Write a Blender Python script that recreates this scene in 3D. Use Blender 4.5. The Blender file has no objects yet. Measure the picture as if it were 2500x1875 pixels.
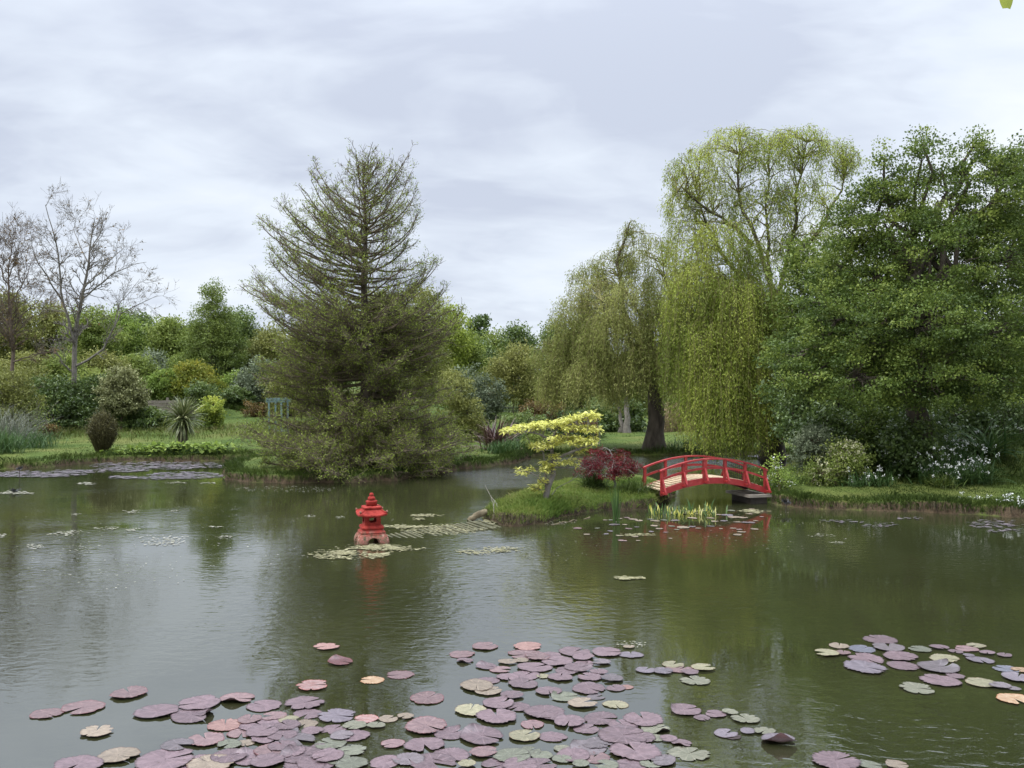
import bpy, math, random
import numpy as np
from math import radians, sin, cos, pi

rng = np.random.default_rng(11)
random.seed(11)
S = bpy.context.scene
COL = S.collection
F, CX, HY, H = 2080.0, 1250.0, 955.0, 2.2          # focal length and horizon of the photograph, eye height over the water


def W(px, py, d):
    return np.array([(px - CX) * d / F, d, H + (HY - py) * d / F])


def G(px, py, z=0.0):
    d = (H - z) * F / (py - HY)
    return np.array([(px - CX) * d / F, d, z])


def sstep(a, b, x):
    t = np.clip((x - a) / (b - a), 0, 1)
    return t * t * (3 - 2 * t)


# ------------------------------------------------------------------ cheap value noise
_tab = np.random.default_rng(3).random((256, 256))


def vnoise(x, y):
    x = np.asarray(x, float); y = np.asarray(y, float)
    xi = np.floor(x).astype(int); yi = np.floor(y).astype(int)
    fx = x - xi; fy = y - yi
    fx = fx * fx * (3 - 2 * fx); fy = fy * fy * (3 - 2 * fy)
    a = _tab[xi & 255, yi & 255]; b = _tab[(xi + 1) & 255, yi & 255]
    c = _tab[xi & 255, (yi + 1) & 255]; d = _tab[(xi + 1) & 255, (yi + 1) & 255]
    return (a * (1 - fx) + b * fx) * (1 - fy) + (c * (1 - fx) + d * fx) * fy


# ------------------------------------------------------------------ mesh builder
class MB:
    def __init__(s):
        s.V = []; s.L = []; s.N = []; s.T = []; s.n = 0

    def add(s, v, faces, tint=0.5):
        v = np.asarray(v, float).reshape(-1, 3)
        faces = np.asarray(faces, int)
        s.V.append(v)
        t = np.broadcast_to(np.asarray(tint, float), (len(v),))
        s.T.append(t)
        s.L.append((faces + s.n).ravel())
        s.N.append(np.full(len(faces), faces.shape[1], int))
        s.n += len(v)

    def poly(s, v, face_lists, tint=0.5):
        v = np.asarray(v, float).reshape(-1, 3)
        s.V.append(v); s.T.append(np.full(len(v), float(tint)))
        for f in face_lists:
            s.L.append(np.array(f, int) + s.n); s.N.append(np.array([len(f)]))
        s.n += len(v)

    def box(s, c, size, rz=0.0, tint=0.5, M=None):
        x, y, z = np.array(size) / 2
        v = np.array([[a, b, c_] for a in (-x, x) for b in (-y, y) for c_ in (-z, z)])
        if rz:
            v = v @ np.array([[cos(rz), sin(rz), 0], [-sin(rz), cos(rz), 0], [0, 0, 1]])
        if M is not None:
            v = v @ np.asarray(M)
        v = v + np.asarray(c)
        s.add(v, [[0, 1, 3, 2], [4, 6, 7, 5], [0, 4, 5, 1], [2, 3, 7, 6], [0, 2, 6, 4], [1, 5, 7, 3]], tint)

    def beam(s, a, b, w, h, tint=0.5, up=(0, 0, 1)):
        a = np.asarray(a, float); b = np.asarray(b, float)
        t = b - a; L = np.linalg.norm(t); t /= L
        up = np.asarray(up, float)
        u = np.cross(t, up); u /= np.linalg.norm(u); k = np.cross(u, t)
        s.box((a + b) / 2, (L, w, h), tint=tint, M=np.array([t, u, k]))

    def build(s, name, mat, parent=None, origin=(0, 0, 0), smooth=True):
        V = np.concatenate(s.V) - np.asarray(origin, float)
        Lp = np.concatenate(s.L); N = np.concatenate(s.N)
        me = bpy.data.meshes.new(name)
        me.vertices.add(len(V)); me.vertices.foreach_set('co', V.astype(np.float32).ravel())
        me.loops.add(len(Lp)); me.loops.foreach_set('vertex_index', Lp.astype(np.int32))
        me.polygons.add(len(N))
        st = np.concatenate([[0], np.cumsum(N)[:-1]])
        me.polygons.foreach_set('loop_start', st.astype(np.int32))
        me.polygons.foreach_set('loop_total', N.astype(np.int32))
        me.polygons.foreach_set('use_smooth', np.full(len(N), smooth))
        at = me.attributes.new('tint', 'FLOAT', 'POINT')
        at.data.foreach_set('value', np.concatenate(s.T).astype(np.float32))
        me.update(calc_edges=True)
        me.materials.append(mat)
        o = bpy.data.objects.new(name, me)
        COL.objects.link(o)
        if parent is not None:
            o.parent = parent
        else:
            o.location = origin
        return o


def tag(o, label=None, cat=None, group=None, kind=None):
    for k, v in (('label', label), ('category', cat), ('group', group), ('kind', kind)):
        if v:
            o[k] = v
    return o


def thing(name, label, cat, loc, group=None):
    o = bpy.data.objects.new(name, None)
    COL.objects.link(o)
    o.location = loc; o.empty_display_size = 0.2
    return tag(o, label, cat, group)


def tubes(mb, P, R, sides=4, tint=0.5):
    """N polylines of equal length P (N,n,3) with radii R (N,n)"""
    P = np.asarray(P, float); R = np.asarray(R, float)
    if P.ndim == 2:
        P = P[None]; R = R[None]
    N, n, _ = P.shape
    T = np.gradient(P, axis=1)
    T /= np.linalg.norm(T, axis=2, keepdims=True) + 1e-9
    m = np.abs(T.mean(axis=1))
    ref = np.where((m[:, 2] > 0.8)[:, None], np.array([1., 0, 0]), np.array([0, 0, 1.]))[:, None, :]
    U = np.cross(T, ref); U /= np.linalg.norm(U, axis=2, keepdims=True) + 1e-9
    K = np.cross(T, U)
    a = np.arange(sides) * 2 * pi / sides
    ring = P[:, :, None, :] + R[:, :, None, None] * (np.cos(a)[None, None, :, None] * U[:, :, None, :] + np.sin(a)[None, None, :, None] * K[:, :, None, :])
    V = ring.reshape(-1, 3)
    i, j, k = np.meshgrid(np.arange(N), np.arange(n - 1), np.arange(sides), indexing='ij')
    k2 = (k + 1) % sides
    b = i * n * sides
    q = np.stack([b + j * sides + k, b + j * sides + k2, b + (j + 1) * sides + k2, b + (j + 1) * sides + k], -1).reshape(-1, 4)
    t = np.asarray(tint, float)
    if t.ndim == 1:
        t = np.repeat(t, n * sides)
    mb.add(V, q, t)


def unit(v):
    return v / (np.linalg.norm(v, axis=-1, keepdims=True) + 1e-9)


def rdir(n, zbias=0.0):
    v = rng.normal(size=(n, 3)); v[:, 2] += zbias
    return unit(v)


def leaves(mb, C, size, aspect=0.5, axis=None, normal=None, tint=0.5):
    C = np.asarray(C, float); n = len(C)
    size = np.broadcast_to(np.asarray(size, float), (n,)) * rng.uniform(0.7, 1.3, n)
    a = rdir(n) if axis is None else unit(axis)
    nn = rdir(n, 0.9) if normal is None else unit(normal)
    b = unit(np.cross(nn, a)); nn = np.cross(a, b)
    L = size[:, None]; Wd = L * aspect / 2
    V = np.stack([C, C + a * L * .45 + b * Wd + nn * L * .06, C + a * L - nn * L * .05, C + a * L * .45 - b * Wd + nn * L * .06], 1).reshape(-1, 3)
    q = np.arange(4 * n).reshape(n, 4)
    t = np.broadcast_to(np.asarray(tint, float), (n,))
    mb.add(V, q, np.repeat(t, 4))


def straps(mb, base, n, length, width, e0=(10, 85), droop=0.5, tint=(0, 1), spread=0.05, seg=6):
    """n arching strap leaves from one base"""
    az = rng.uniform(0, 2 * pi, n); el = np.radians(rng.uniform(e0[0], e0[1], n))
    L = length * rng.uniform(.7, 1.1, n)
    t = np.linspace(0, 1, seg)[None, :]
    dr = (droop * rng.uniform(.6, 1.4, n))[:, None]
    e = el[:, None] - dr * t ** 1.6 * 1.6
    step = L[:, None] / (seg - 1)
    r = np.cumsum(np.cos(e) * step, 1); z = np.cumsum(np.sin(e) * step, 1)
    r -= r[:, :1]; z -= z[:, :1]
    b0 = np.asarray(base)[None, :] + rng.normal(size=(n, 3)) * [spread, spread, spread * .3]
    P = np.stack([b0[:, None, 0] + r * np.cos(az)[:, None], b0[:, None, 1] + r * np.sin(az)[:, None], b0[:, None, 2] + z], -1)
    side = np.stack([-np.sin(az), np.cos(az), rng.normal(0, .35, n)], -1)[:, None, :]
    w = (width * np.array(np.clip(np.minimum(.55 + t * 2, (1 - t) * 1.9 + .03), 0, 1)))[:, :, None] / 2
    V = np.stack([P - side * w, P + side * w], 2).reshape(-1, 3)
    i, j = np.meshgrid(np.arange(n), np.arange(seg - 1), indexing='ij')
    k = i * seg * 2 + j * 2
    q = np.stack([k, k + 1, k + 3, k + 2], -1).reshape(-1, 4)
    mb.add(V, q, np.repeat(rng.uniform(tint[0], tint[1], n), seg * 2))


def blades(mb, P, h, w, lean=0.35, tint=0.5, dirs=None):
    P = np.asarray(P, float); n = len(P)
    h = np.broadcast_to(np.asarray(h, float), (n,)) * rng.uniform(.5, 1.3, n)
    az = rng.uniform(0, 2 * pi, n)
    s = np.stack([np.cos(az), np.sin(az), np.zeros(n)], -1)
    l = rng.normal(0, lean, (n, 2)) * h[:, None]
    if dirs is not None:
        l = l + dirs * h[:, None]
    top = P + np.concatenate([l, (h * rng.uniform(.6, 1, n))[:, None]], 1)
    mid = P + np.concatenate([l * .3, (h * .55)[:, None]], 1)
    ww = (np.broadcast_to(np.asarray(w, float), (n,)))[:, None]
    V = np.stack([P - s * ww / 2, P + s * ww / 2, mid + s * ww * .4, top, mid - s * ww * .4], 1).reshape(-1, 3)
    f = np.arange(5 * n).reshape(n, 5)
    t = np.broadcast_to(np.asarray(tint, float), (n,))
    mb.add(V, f, np.repeat(t, 5))


# ------------------------------------------------------------------ materials
def nodes(name):
    m = bpy.data.materials.new(name); m.use_nodes = True
    nt = m.node_tree; nt.nodes.clear()
    return m, nt, nt.nodes, nt.links


def ramp(ns, stops):
    r = ns.new('ShaderNodeValToRGB')
    e = r.color_ramp.elements
    while len(e) < len(stops):
        e.new(0.5)
    for el, (p, c) in zip(e, stops):
        el.position = p
        el.color = (c[0], c[1], c[2], 1) if hasattr(c, '__len__') else (c, c, c, 1)
    return r


def leaf_mat(name, stops, trans=0.3, rough=0.55, spec=0.25):
    m, nt, ns, ln = nodes(name)
    at = ns.new('ShaderNodeAttribute'); at.attribute_name = 'tint'
    r = ramp(ns, stops); ln.new(at.outputs['Fac'], r.inputs[0])
    p = ns.new('ShaderNodeBsdfPrincipled'); p.inputs['Roughness'].default_value = rough
    p.inputs['Specular IOR Level'].default_value = spec
    ln.new(r.outputs[0], p.inputs['Base Color'])
    tr = ns.new('ShaderNodeBsdfTranslucent'); ln.new(r.outputs[0], tr.inputs['Color'])
    mx = ns.new('ShaderNodeMixShader'); mx.inputs[0].default_value = trans
    out = ns.new('ShaderNodeOutputMaterial')
    ln.new(p.outputs[0], mx.inputs[1]); ln.new(tr.outputs[0], mx.inputs[2]); ln.new(mx.outputs[0], out.inputs[0])
    return m


def noise_mat(name, stops, scale=8, rough=0.8, bump=0.3, bscale=None, spec=0.3, dist=0.02, stretch=(1, 1, 1), detail=6, coords='Object'):
    m, nt, ns, ln = nodes(name)
    tc = ns.new('ShaderNodeTexCoord'); mp = ns.new('ShaderNodeMapping'); mp.inputs['Scale'].default_value = stretch
    ln.new(tc.outputs[coords], mp.inputs[0])
    nz = ns.new('ShaderNodeTexNoise'); nz.inputs['Scale'].default_value = scale; nz.inputs['Detail'].default_value = detail
    nz.inputs['Roughness'].default_value = .6
    ln.new(mp.outputs[0], nz.inputs[0])
    r = ramp(ns, stops); ln.new(nz.outputs[0], r.inputs[0])
    p = ns.new('ShaderNodeBsdfPrincipled'); p.inputs['Roughness'].default_value = rough; p.inputs['Specular IOR Level'].default_value = spec
    ln.new(r.outputs[0], p.inputs['Base Color'])
    n2 = ns.new('ShaderNodeTexNoise'); n2.inputs['Scale'].default_value = bscale or scale * 3; n2.inputs['Detail'].default_value = 5
    ln.new(mp.outputs[0], n2.inputs[0])
    b = ns.new('ShaderNodeBump'); b.inputs['Strength'].default_value = bump; b.inputs['Distance'].default_value = dist
    ln.new(n2.outputs[0], b.inputs['Height']); ln.new(b.outputs[0], p.inputs['Normal'])
    out = ns.new('ShaderNodeOutputMaterial'); ln.new(p.outputs[0], out.inputs[0])
    return m


M = {}
M['bark'] = noise_mat('bark', [(.3, (.035, .027, .02)), (.7, (.11, .09, .068))], 6, .9, .8, 14, stretch=(1, 1, .3))
M['bark_pale'] = noise_mat('pale_bark', [(.3, (.12, .105, .085)), (.7, (.26, .24, .20))], 7, .85, .5, 18)
M['bark_grey'] = noise_mat('grey_bark', [(.3, (.10, .088, .075)), (.7, (.21, .19, .165))], 7, .85, .5, 18)
M['twig'] = noise_mat('twig_brown', [(.3, (.075, .058, .038)), (.7, (.15, .12, .078))], 3, .85, .2, 9)
M['twig_red'] = noise_mat('reddish_twig', [(.3, (.07, .052, .04)), (.7, (.14, .105, .08))], 3, .85, .2, 9)
M['twig_olive'] = noise_mat('olive_twig', [(.3, (.12, .11, .04)), (.7, (.20, .18, .07))], 3, .8, .2, 9)
M['needle'] = leaf_mat('larch_needles', [(0, (0.1334, 0.1687, 0.02894)), (.5, (0.2176, 0.2685, 0.04605)), (1, (0.337, 0.4065, 0.07894))], .38)
M['willow'] = leaf_mat('willow_leaves', [(0, (0.1386, 0.1872, 0.02793)), (.5, (0.2508, 0.3096, 0.04824)), (1, (0.4224, 0.468, 0.09522))], .45)
M['willow_gold'] = leaf_mat('pale_willow_leaves', [(0, (0.1575, 0.1865, 0.0418)), (.5, (0.2572, 0.2825, 0.0726)), (1, (0.378, 0.3898, 0.1265))], .45)
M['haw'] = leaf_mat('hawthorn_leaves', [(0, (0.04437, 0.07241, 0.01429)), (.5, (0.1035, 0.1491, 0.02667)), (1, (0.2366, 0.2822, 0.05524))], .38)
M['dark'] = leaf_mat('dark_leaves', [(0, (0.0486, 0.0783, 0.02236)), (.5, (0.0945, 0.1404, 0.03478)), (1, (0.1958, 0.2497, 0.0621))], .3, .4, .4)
M['mid'] = leaf_mat('mid_green_leaves', [(0, (0.1, 0.14, 0.0299)), (.5, (0.1812, 0.2313, 0.0483)), (1, (0.2937, 0.3375, 0.08625))], .38)
M['fresh'] = leaf_mat('fresh_green_leaves', [(0, (0.102, 0.156, 0.0287)), (.5, (0.174, 0.246, 0.04637)), (1, (0.288, 0.36, 0.07728))], .4)
M['olive'] = leaf_mat('olive_leaves', [(0, (0.1187, 0.1313, 0.0345)), (.5, (0.1938, 0.2063, 0.05175)), (1, (0.2937, 0.2937, 0.092))], .36)
M['sage'] = leaf_mat('sage_leaves', [(0, (0.077, 0.099, 0.05566)), (.5, (0.132, 0.1595, 0.09108)), (1, (0.231, 0.264, 0.1619))], .25)
M['varieg'] = leaf_mat('variegated_leaves', [(0, (0.105, 0.1155, 0.04347)), (.5, (0.2415, 0.2467, 0.1063)), (1, (0.441, 0.441, 0.2125))], .25)
M['gold'] = leaf_mat('golden_leaves', [(0, (.10, .135, .02)), (.6, (.19, .215, .03)), (1, (.32, .285, .04))], .35)
M['lime'] = leaf_mat('lime_leaves', [(0, (.10, .15, .025)), (.5, (.22, .27, .04)), (1, (.42, .45, .08))], .35)
M['rust'] = leaf_mat('rusty_leaves', [(0, (0.084, 0.054, 0.02429)), (.5, (0.144, 0.102, 0.03312)), (1, (0.24, 0.144, 0.04416))])
M['maple'] = leaf_mat('maple_leaves', [(0, (0.056, 0.0064, 0.0096)), (.5, (0.116, 0.0112, 0.016)), (1, (0.2, 0.024, 0.024))], .35)
M['dogwood'] = leaf_mat('dogwood_leaves', [(0, (0.3808, 0.3876, 0.077)), (.5, (0.56, 0.5529, 0.132)), (1, (0.7056, 0.684, 0.253))], .35)
M['cord'] = leaf_mat('cordyline_blades', [(0, (.045, .06, .02)), (.45, (.11, .135, .04)), (.8, (.24, .26, .12)), (1, (.40, .37, .20))], .2, .4, .45)
M['bronze'] = leaf_mat('bronze_blades', [(0, (.05, .025, .025)), (.6, (.11, .06, .05)), (1, (.30, .22, .14))], .15, .45, .4)
M['restio'] = leaf_mat('restio_stems', [(0, (0.0455, 0.039, 0.01794)), (.5, (0.0845, 0.078, 0.0299)), (1, (0.156, 0.143, 0.05382))], .2)
M['greygrass'] = leaf_mat('grey_grass', [(0, (.09, .10, .075)), (.6, (.15, .16, .12)), (1, (.26, .26, .19))], .2)
M['grass'] = leaf_mat('grass_blades', [(0, (0.0306, 0.051, 0.009384)), (.45, (0.0663, 0.1003, 0.01877)), (.8, (0.119, 0.1445, 0.03284)), (1, (0.2125, 0.187, 0.08211))], .38)
M['lush'] = leaf_mat('lush_grass_blades', [(0, (0.065, 0.1235, 0.0208)), (.45, (0.13, 0.2015, 0.0364)), (.8, (0.234, 0.273, 0.065)), (1, (0.364, 0.338, 0.156))], .4)
M['iris'] = leaf_mat('iris_blades', [(0, (.028, .062, .017)), (.6, (.055, .105, .028)), (1, (.12, .165, .05))], .3)
M['reed'] = leaf_mat('dry_reed', [(0, (.26, .19, .10)), (1, (.46, .36, .22))], .3)
M['white'] = leaf_mat('white_petals', [(0, (0.5625, 0.575, 0.525)), (1, (0.8, 0.8, 0.7875))], .3)
M['cream'] = leaf_mat('cream_petals', [(0, (.42, .42, .24)), (1, (.66, .64, .42))], .3)
M['spathe'] = leaf_mat('yellow_shoots', [(0, (.28, .32, .06)), (.5, (.62, .58, .12)), (1, (.75, .70, .32))], .3)
M['root'] = leaf_mat('hanging_roots', [(0, (.022, .017, .01)), (.6, (.06, .046, .026)), (1, (.15, .12, .065))], .1)
M['red'] = noise_mat('red_paint', [(.30, (.10, .012, .011)), (.44, (.23, .016, .016)), (.58, (.27, .021, .02)), (.70, (.31, .06, .048))], 6, .5, .35, 60, .4, .004, detail=9)
M['deck'] = noise_mat('deck_boards', [(.3, (.28, .20, .12)), (.7, (.46, .36, .24))], 4, .85, .4, 30, stretch=(1, 6, 1))
M['soffit'] = noise_mat('dark_timber', [(.3, (.02, .016, .012)), (.7, (.06, .05, .04))], 4, .85, .4, 30)
M['weathered'] = noise_mat('weathered_timber', [(.3, (.13, .11, .085)), (.7, (.27, .24, .20))], 4, .9, .5, 26, stretch=(.4, 1, 4))
M['brownwood'] = noise_mat('brown_timber', [(.3, (.09, .055, .032)), (.7, (.18, .11, .06))], 4, .9, .5, 26, stretch=(4, 1, .4))
M['palewood'] = noise_mat('sun_bleached_log', [(.3, (.05, .038, .022)), (.5, (.12, .095, .055)), (.75, (.24, .20, .125))], 7, .85, .6, 22)
M['slats'] = noise_mat('wet_slats', [(.3, (.05, .05, .024)), (.6, (.105, .098, .052)), (.8, (.17, .155, .10))], 6, .5, .4, 24)
M['bluepaint'] = noise_mat('pale_blue_paint', [(.3, (.10, .155, .155)), (.7, (.16, .22, .215))], 6, .6, .2, 30)
M['black'] = noise_mat('black_wire', [(.3, (.012, .012, .012)), (.7, (.03, .03, .03))], 6, .5, .1, 20)
M['scum'] = leaf_mat('algae_flakes', [(0, (.075, .072, .03)), (.5, (.17, .155, .075)), (1, (.30, .275, .165))], 0.0, .7, .3)
M['debris'] = leaf_mat('floating_flakes', [(0, (.14, .135, .09)), (1, (.30, .285, .23))], 0.0, .7, .3)


def lantern_mat():
    m, nt, ns, ln = nodes('red_stone')
    tc = ns.new('ShaderNodeTexCoord'); sp = ns.new('ShaderNodeSeparateXYZ'); ln.new(tc.outputs['Object'], sp.inputs[0])
    nz = ns.new('ShaderNodeTexNoise'); nz.inputs['Scale'].default_value = 14; nz.inputs['Detail'].default_value = 7; ln.new(tc.outputs['Object'], nz.inputs[0])
    r = ramp(ns, [(.28, (.12, .011, .008)), (.5, (.24, .024, .017)), (.66, (.285, .038, .028)), (.8, (.33, .09, .07))]); ln.new(nz.outputs[0], r.inputs[0])
    # the paint has worn off the foot: bare, lichen-stained concrete
    ad = ns.new('ShaderNodeMath'); ad.operation = 'MULTIPLY_ADD'; ad.inputs[1].default_value = .22; ln.new(nz.outputs[0], ad.inputs[0]); ln.new(sp.outputs[2], ad.inputs[2])
    mr = ns.new('ShaderNodeMapRange'); mr.inputs[1].default_value = .19; mr.inputs[2].default_value = .30; ln.new(ad.outputs[0], mr.inputs[0])
    n3 = ns.new('ShaderNodeTexNoise'); n3.inputs['Scale'].default_value = 22; ln.new(tc.outputs['Object'], n3.inputs[0])
    r2 = ramp(ns, [(.35, (.06, .052, .03)), (.48, (.17, .10, .065)), (.6, (.24, .075, .06)), (.72, (.33, .28, .21))]); ln.new(n3.outputs[0], r2.inputs[0])
    mx = ns.new('ShaderNodeMix'); mx.data_type = 'RGBA'; ln.new(mr.outputs[0], mx.inputs[0]); ln.new(r2.outputs[0], mx.inputs[6]); ln.new(r.outputs[0], mx.inputs[7])
    p = ns.new('ShaderNodeBsdfPrincipled'); p.inputs['Roughness'].default_value = .8; p.inputs['Specular IOR Level'].default_value = .2; ln.new(mx.outputs[2], p.inputs['Base Color'])
    b = ns.new('ShaderNodeBump'); b.inputs['Strength'].default_value = .35; b.inputs['Distance'].default_value = .006
    n4 = ns.new('ShaderNodeTexNoise'); n4.inputs['Scale'].default_value = 60; ln.new(tc.outputs['Object'], n4.inputs[0]); ln.new(n4.outputs[0], b.inputs['Height']); ln.new(b.outputs[0], p.inputs['Normal'])
    out = ns.new('ShaderNodeOutputMaterial'); ln.new(p.outputs[0], out.inputs[0])
    return m


M['lantern'] = lantern_mat()


def ground_mat():
    m, nt, ns, ln = nodes('turf_and_soil')
    ge = ns.new('ShaderNodeNewGeometry'); sp = ns.new('ShaderNodeSeparateXYZ'); ln.new(ge.outputs['Normal'], sp.inputs[0])
    tc = ns.new('ShaderNodeTexCoord')
    n1 = ns.new('ShaderNodeTexNoise'); n1.inputs['Scale'].default_value = .45; n1.inputs['Detail'].default_value = 5; ln.new(tc.outputs['Object'], n1.inputs[0])
    n2 = ns.new('ShaderNodeTexNoise'); n2.inputs['Scale'].default_value = 9; n2.inputs['Detail'].default_value = 8; n2.inputs['Roughness'].default_value = .7; ln.new(tc.outputs['Object'], n2.inputs[0])
    ra = ramp(ns, [(.35, (.046, .074, .013)), (.5, (.068, .094, .018)), (.68, (.098, .105, .027))]); ln.new(n1.outputs[0], ra.inputs[0])
    rb = ramp(ns, [(.3, (.55, .6, .5)), (.55, (1, 1, 1)), (.8, (1.3, 1.25, 1.1))]); ln.new(n2.outputs[0], rb.inputs[0])
    mu = ns.new('ShaderNodeMix'); mu.data_type = 'RGBA'; mu.blend_type = 'MULTIPLY'; mu.inputs[0].default_value = .8; ln.new(ra.outputs[0], mu.inputs[6]); ln.new(rb.outputs[0], mu.inputs[7])
    rs = ramp(ns, [(.3, (.028, .02, .013)), (.7, (.10, .07, .042))]); ln.new(n2.outputs[0], rs.inputs[0])
    mr = ns.new('ShaderNodeMapRange'); mr.inputs[1].default_value = .55; mr.inputs[2].default_value = .85; ln.new(sp.outputs[2], mr.inputs[0])
    mx = ns.new('ShaderNodeMix'); mx.data_type = 'RGBA'; ln.new(mr.outputs[0], mx.inputs[0]); ln.new(rs.outputs[0], mx.inputs[6]); ln.new(mu.outputs[2], mx.inputs[7])
    p = ns.new('ShaderNodeBsdfPrincipled'); p.inputs['Roughness'].default_value = .9; p.inputs['Specular IOR Level'].default_value = .15; ln.new(mx.outputs[2], p.inputs['Base Color'])
    b = ns.new('ShaderNodeBump'); b.inputs['Strength'].default_value = .7; b.inputs['Distance'].default_value = .06; ln.new(n2.outputs[0], b.inputs['Height']); ln.new(b.outputs[0], p.inputs['Normal'])
    out = ns.new('ShaderNodeOutputMaterial'); ln.new(p.outputs[0], out.inputs[0])
    return m


M['ground'] = ground_mat()

# ------------------------------------------------------------------ shorelines (photograph pixels at water level -> metres)
def poly_px(pts):
    return np.array([G(x, y)[:2] for x, y in pts])


MAIN = poly_px([(0, 1146), (60, 1145), (120, 1141), (180, 1134), (240, 1130), (330, 1127), (430, 1127), (560, 1125), (635, 1127), (585, 1133), (552, 1146),
                (545, 1158), (552, 1171), (600, 1177), (700, 1180), (790, 1178), (860, 1179), (960, 1174), (1010, 1166), (1060, 1158), (1120, 1146),
                (1180, 1141), (1225, 1135), (1275, 1127), (1292, 1119), (1285, 1112), (1400, 1110), (1500, 1111), (1600, 1112), (1700, 1111), (1800, 1109),
                (1890, 1108), (1960, 1112), (1955, 1128), (1915, 1150), (1880, 1176), (1852, 1200), (1846, 1222), (1890, 1235), (1940, 1239), (1990, 1243),
                (2080, 1246), (2150, 1250), (2210, 1249), (2260, 1252), (2330, 1256), (2380, 1257), (2440, 1261), (2500, 1262), (2900, 1272)])
MAIN = np.vstack([[-60, 27.0], [-25, 24.6], MAIN, [22, 14.6], [60, 16], [900, 16], [900, 1200], [-900, 1200], [-900, 27]])
ISLE = poly_px([(1186, 1262), (1192, 1274), (1215, 1282), (1255, 1285), (1300, 1282), (1335, 1278), (1375, 1266), (1410, 1258), (1440, 1250), (1475, 1246), (1515, 1250),
                (1550, 1248), (1590, 1243), (1622, 1231), (1645, 1216), (1640, 1200), (1605, 1188), (1530, 1178), (1440, 1182), (1340, 1198), (1250, 1228), (1205, 1247)])
NEAR = np.array([[-60, -60], [60, -60], [60, 2.0], [9, 2.2], [3, 2.6], [0, 2.3], [-4, 2.5], [-12, 2.2], [-60, 2.0]])


def sdist(x, y, poly):
    """signed distance, positive inside"""
    x = np.asarray(x, float); y = np.asarray(y, float)
    best = np.full(x.shape, 1e9); ins = np.zeros(x.shape, bool)
    n = len(poly)
    for i in range(n):
        ax, ay = poly[i]; bx, by = poly[(i + 1) % n]
        ex, ey = bx - ax, by - ay
        t = np.clip(((x - ax) * ex + (y - ay) * ey) / (ex * ex + ey * ey + 1e-12), 0, 1)
        best = np.minimum(best, (x - ax - t * ex) ** 2 + (y - ay - t * ey) ** 2)
        if ay != by:
            c = ((ay > y) != (by > y)) & (x < (bx - ax) * (y - ay) / (by - ay) + ax)
            ins ^= c
    return np.where(ins, 1, -1) * np.sqrt(best)


def gz(x, y, raw=False):
    x = np.asarray(x, float); y = np.asarray(y, float)
    wob = (vnoise(x * 3.1 + 7, y * 3.1) - .5) * .22 + (vnoise(x * 9 + 3, y * 9 + 1) - .5) * .10
    dm = sdist(x, y, MAIN) + wob * np.where(y < 40, 1, 0); di = sdist(x, y, ISLE) + wob * .8; dn = sdist(x, y, NEAR)
    # mainland
    zm = .19 + .10 * sstep(0, 2.5, dm)
    zm = zm - .10 * sstep(27.6, 28.6, y) * sstep(-2.5, -1, x) * (1 - sstep(31, 40, y))
    left = 1 - sstep(-7.5, -4.0, x)
    zm = zm + left * (.30 * sstep(31.5, 36.5, y) + .35 * sstep(36, 41, y)) * sstep(-30, -9, -np.abs(x + 0))  * 1.0
    zm = zm + np.clip(y - 41, 0, 130) * (.055 * left + .045 * (1 - left))
    lefthill = (1 - sstep(-30, -12, x)) * sstep(40, 75, y) * 3.0
    zm = zm + lefthill
    md = np.exp(-(((x + 15.2) / 1.6) ** 2 + ((y - 45.5) / 2.5) ** 2)) * .75          # grassy mound
    zm = zm + md
    rb = sstep(5.2, 7.2, x) * (1 - sstep(23, 27, y))
    zm = zm + rb * .8 * sstep(2.1, 5.2, dm)
    zi = .17 + .10 * sstep(0, .8, di)
    bump = (vnoise(x * 1.7, y * 1.7) - .5) * .07 + (vnoise(x * 6, y * 6) - .5) * .03

    def face(d, top):
        return np.where(d > 0, -.02 + (top + .02 + bump) * sstep(0, .13, d), np.maximum(-.02 + d * .9, -.8))
    z = np.maximum(face(dm, zm), face(di, zi))
    z = np.maximum(z, face(dn, .55))
    if raw:
        return z, dm, di
    return z


def base(px, d):
    x = (px - CX) * d / F
    return np.array([x, d, float(gz(x, d))])


# ground: one sheet on a grid that is finest where the banks are
ang = np.radians(np.concatenate([np.linspace(-180, -42, 40)[:-1], np.linspace(-42, -34, 20)[:-1], np.linspace(-34, 34, 620)[:-1], np.linspace(34, 42, 20)[:-1], np.linspace(42, 180, 40)[:-1]]))
rad = np.concatenate([np.linspace(.4, 12.5, 24)[:-1], np.linspace(12.5, 19, 170)[:-1], np.linspace(19, 34, 210)[:-1], np.linspace(34, 60, 80)[:-1], np.geomspace(60, 900, 30)])
A, Rr = np.meshgrid(ang, rad)
gx = Rr * np.sin(A); gy = Rr * np.cos(A)
zz = np.concatenate([gz(gx[i:i + 60], gy[i:i + 60]) for i in range(0, len(rad), 60)])
nA, nR = len(ang), len(rad)
i, j = np.meshgrid(np.arange(nR - 1), np.arange(nA), indexing='ij')
j2 = (j + 1) % nA
mb = MB()
mb.add(np.stack([gx, gy, zz], -1), np.stack([i * nA + j, i * nA + j2, (i + 1) * nA + j2, (i + 1) * nA + j], -1).reshape(-1, 4)[:, ::-1])
mb.poly(np.stack([gx[0], gy[0], zz[0]], -1), [list(range(nA))[::-1]])
tag(mb.build('ground', M['ground']), 'grassy pond banks, lawns and low island with dark soil edges', 'ground', kind='structure')


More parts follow.
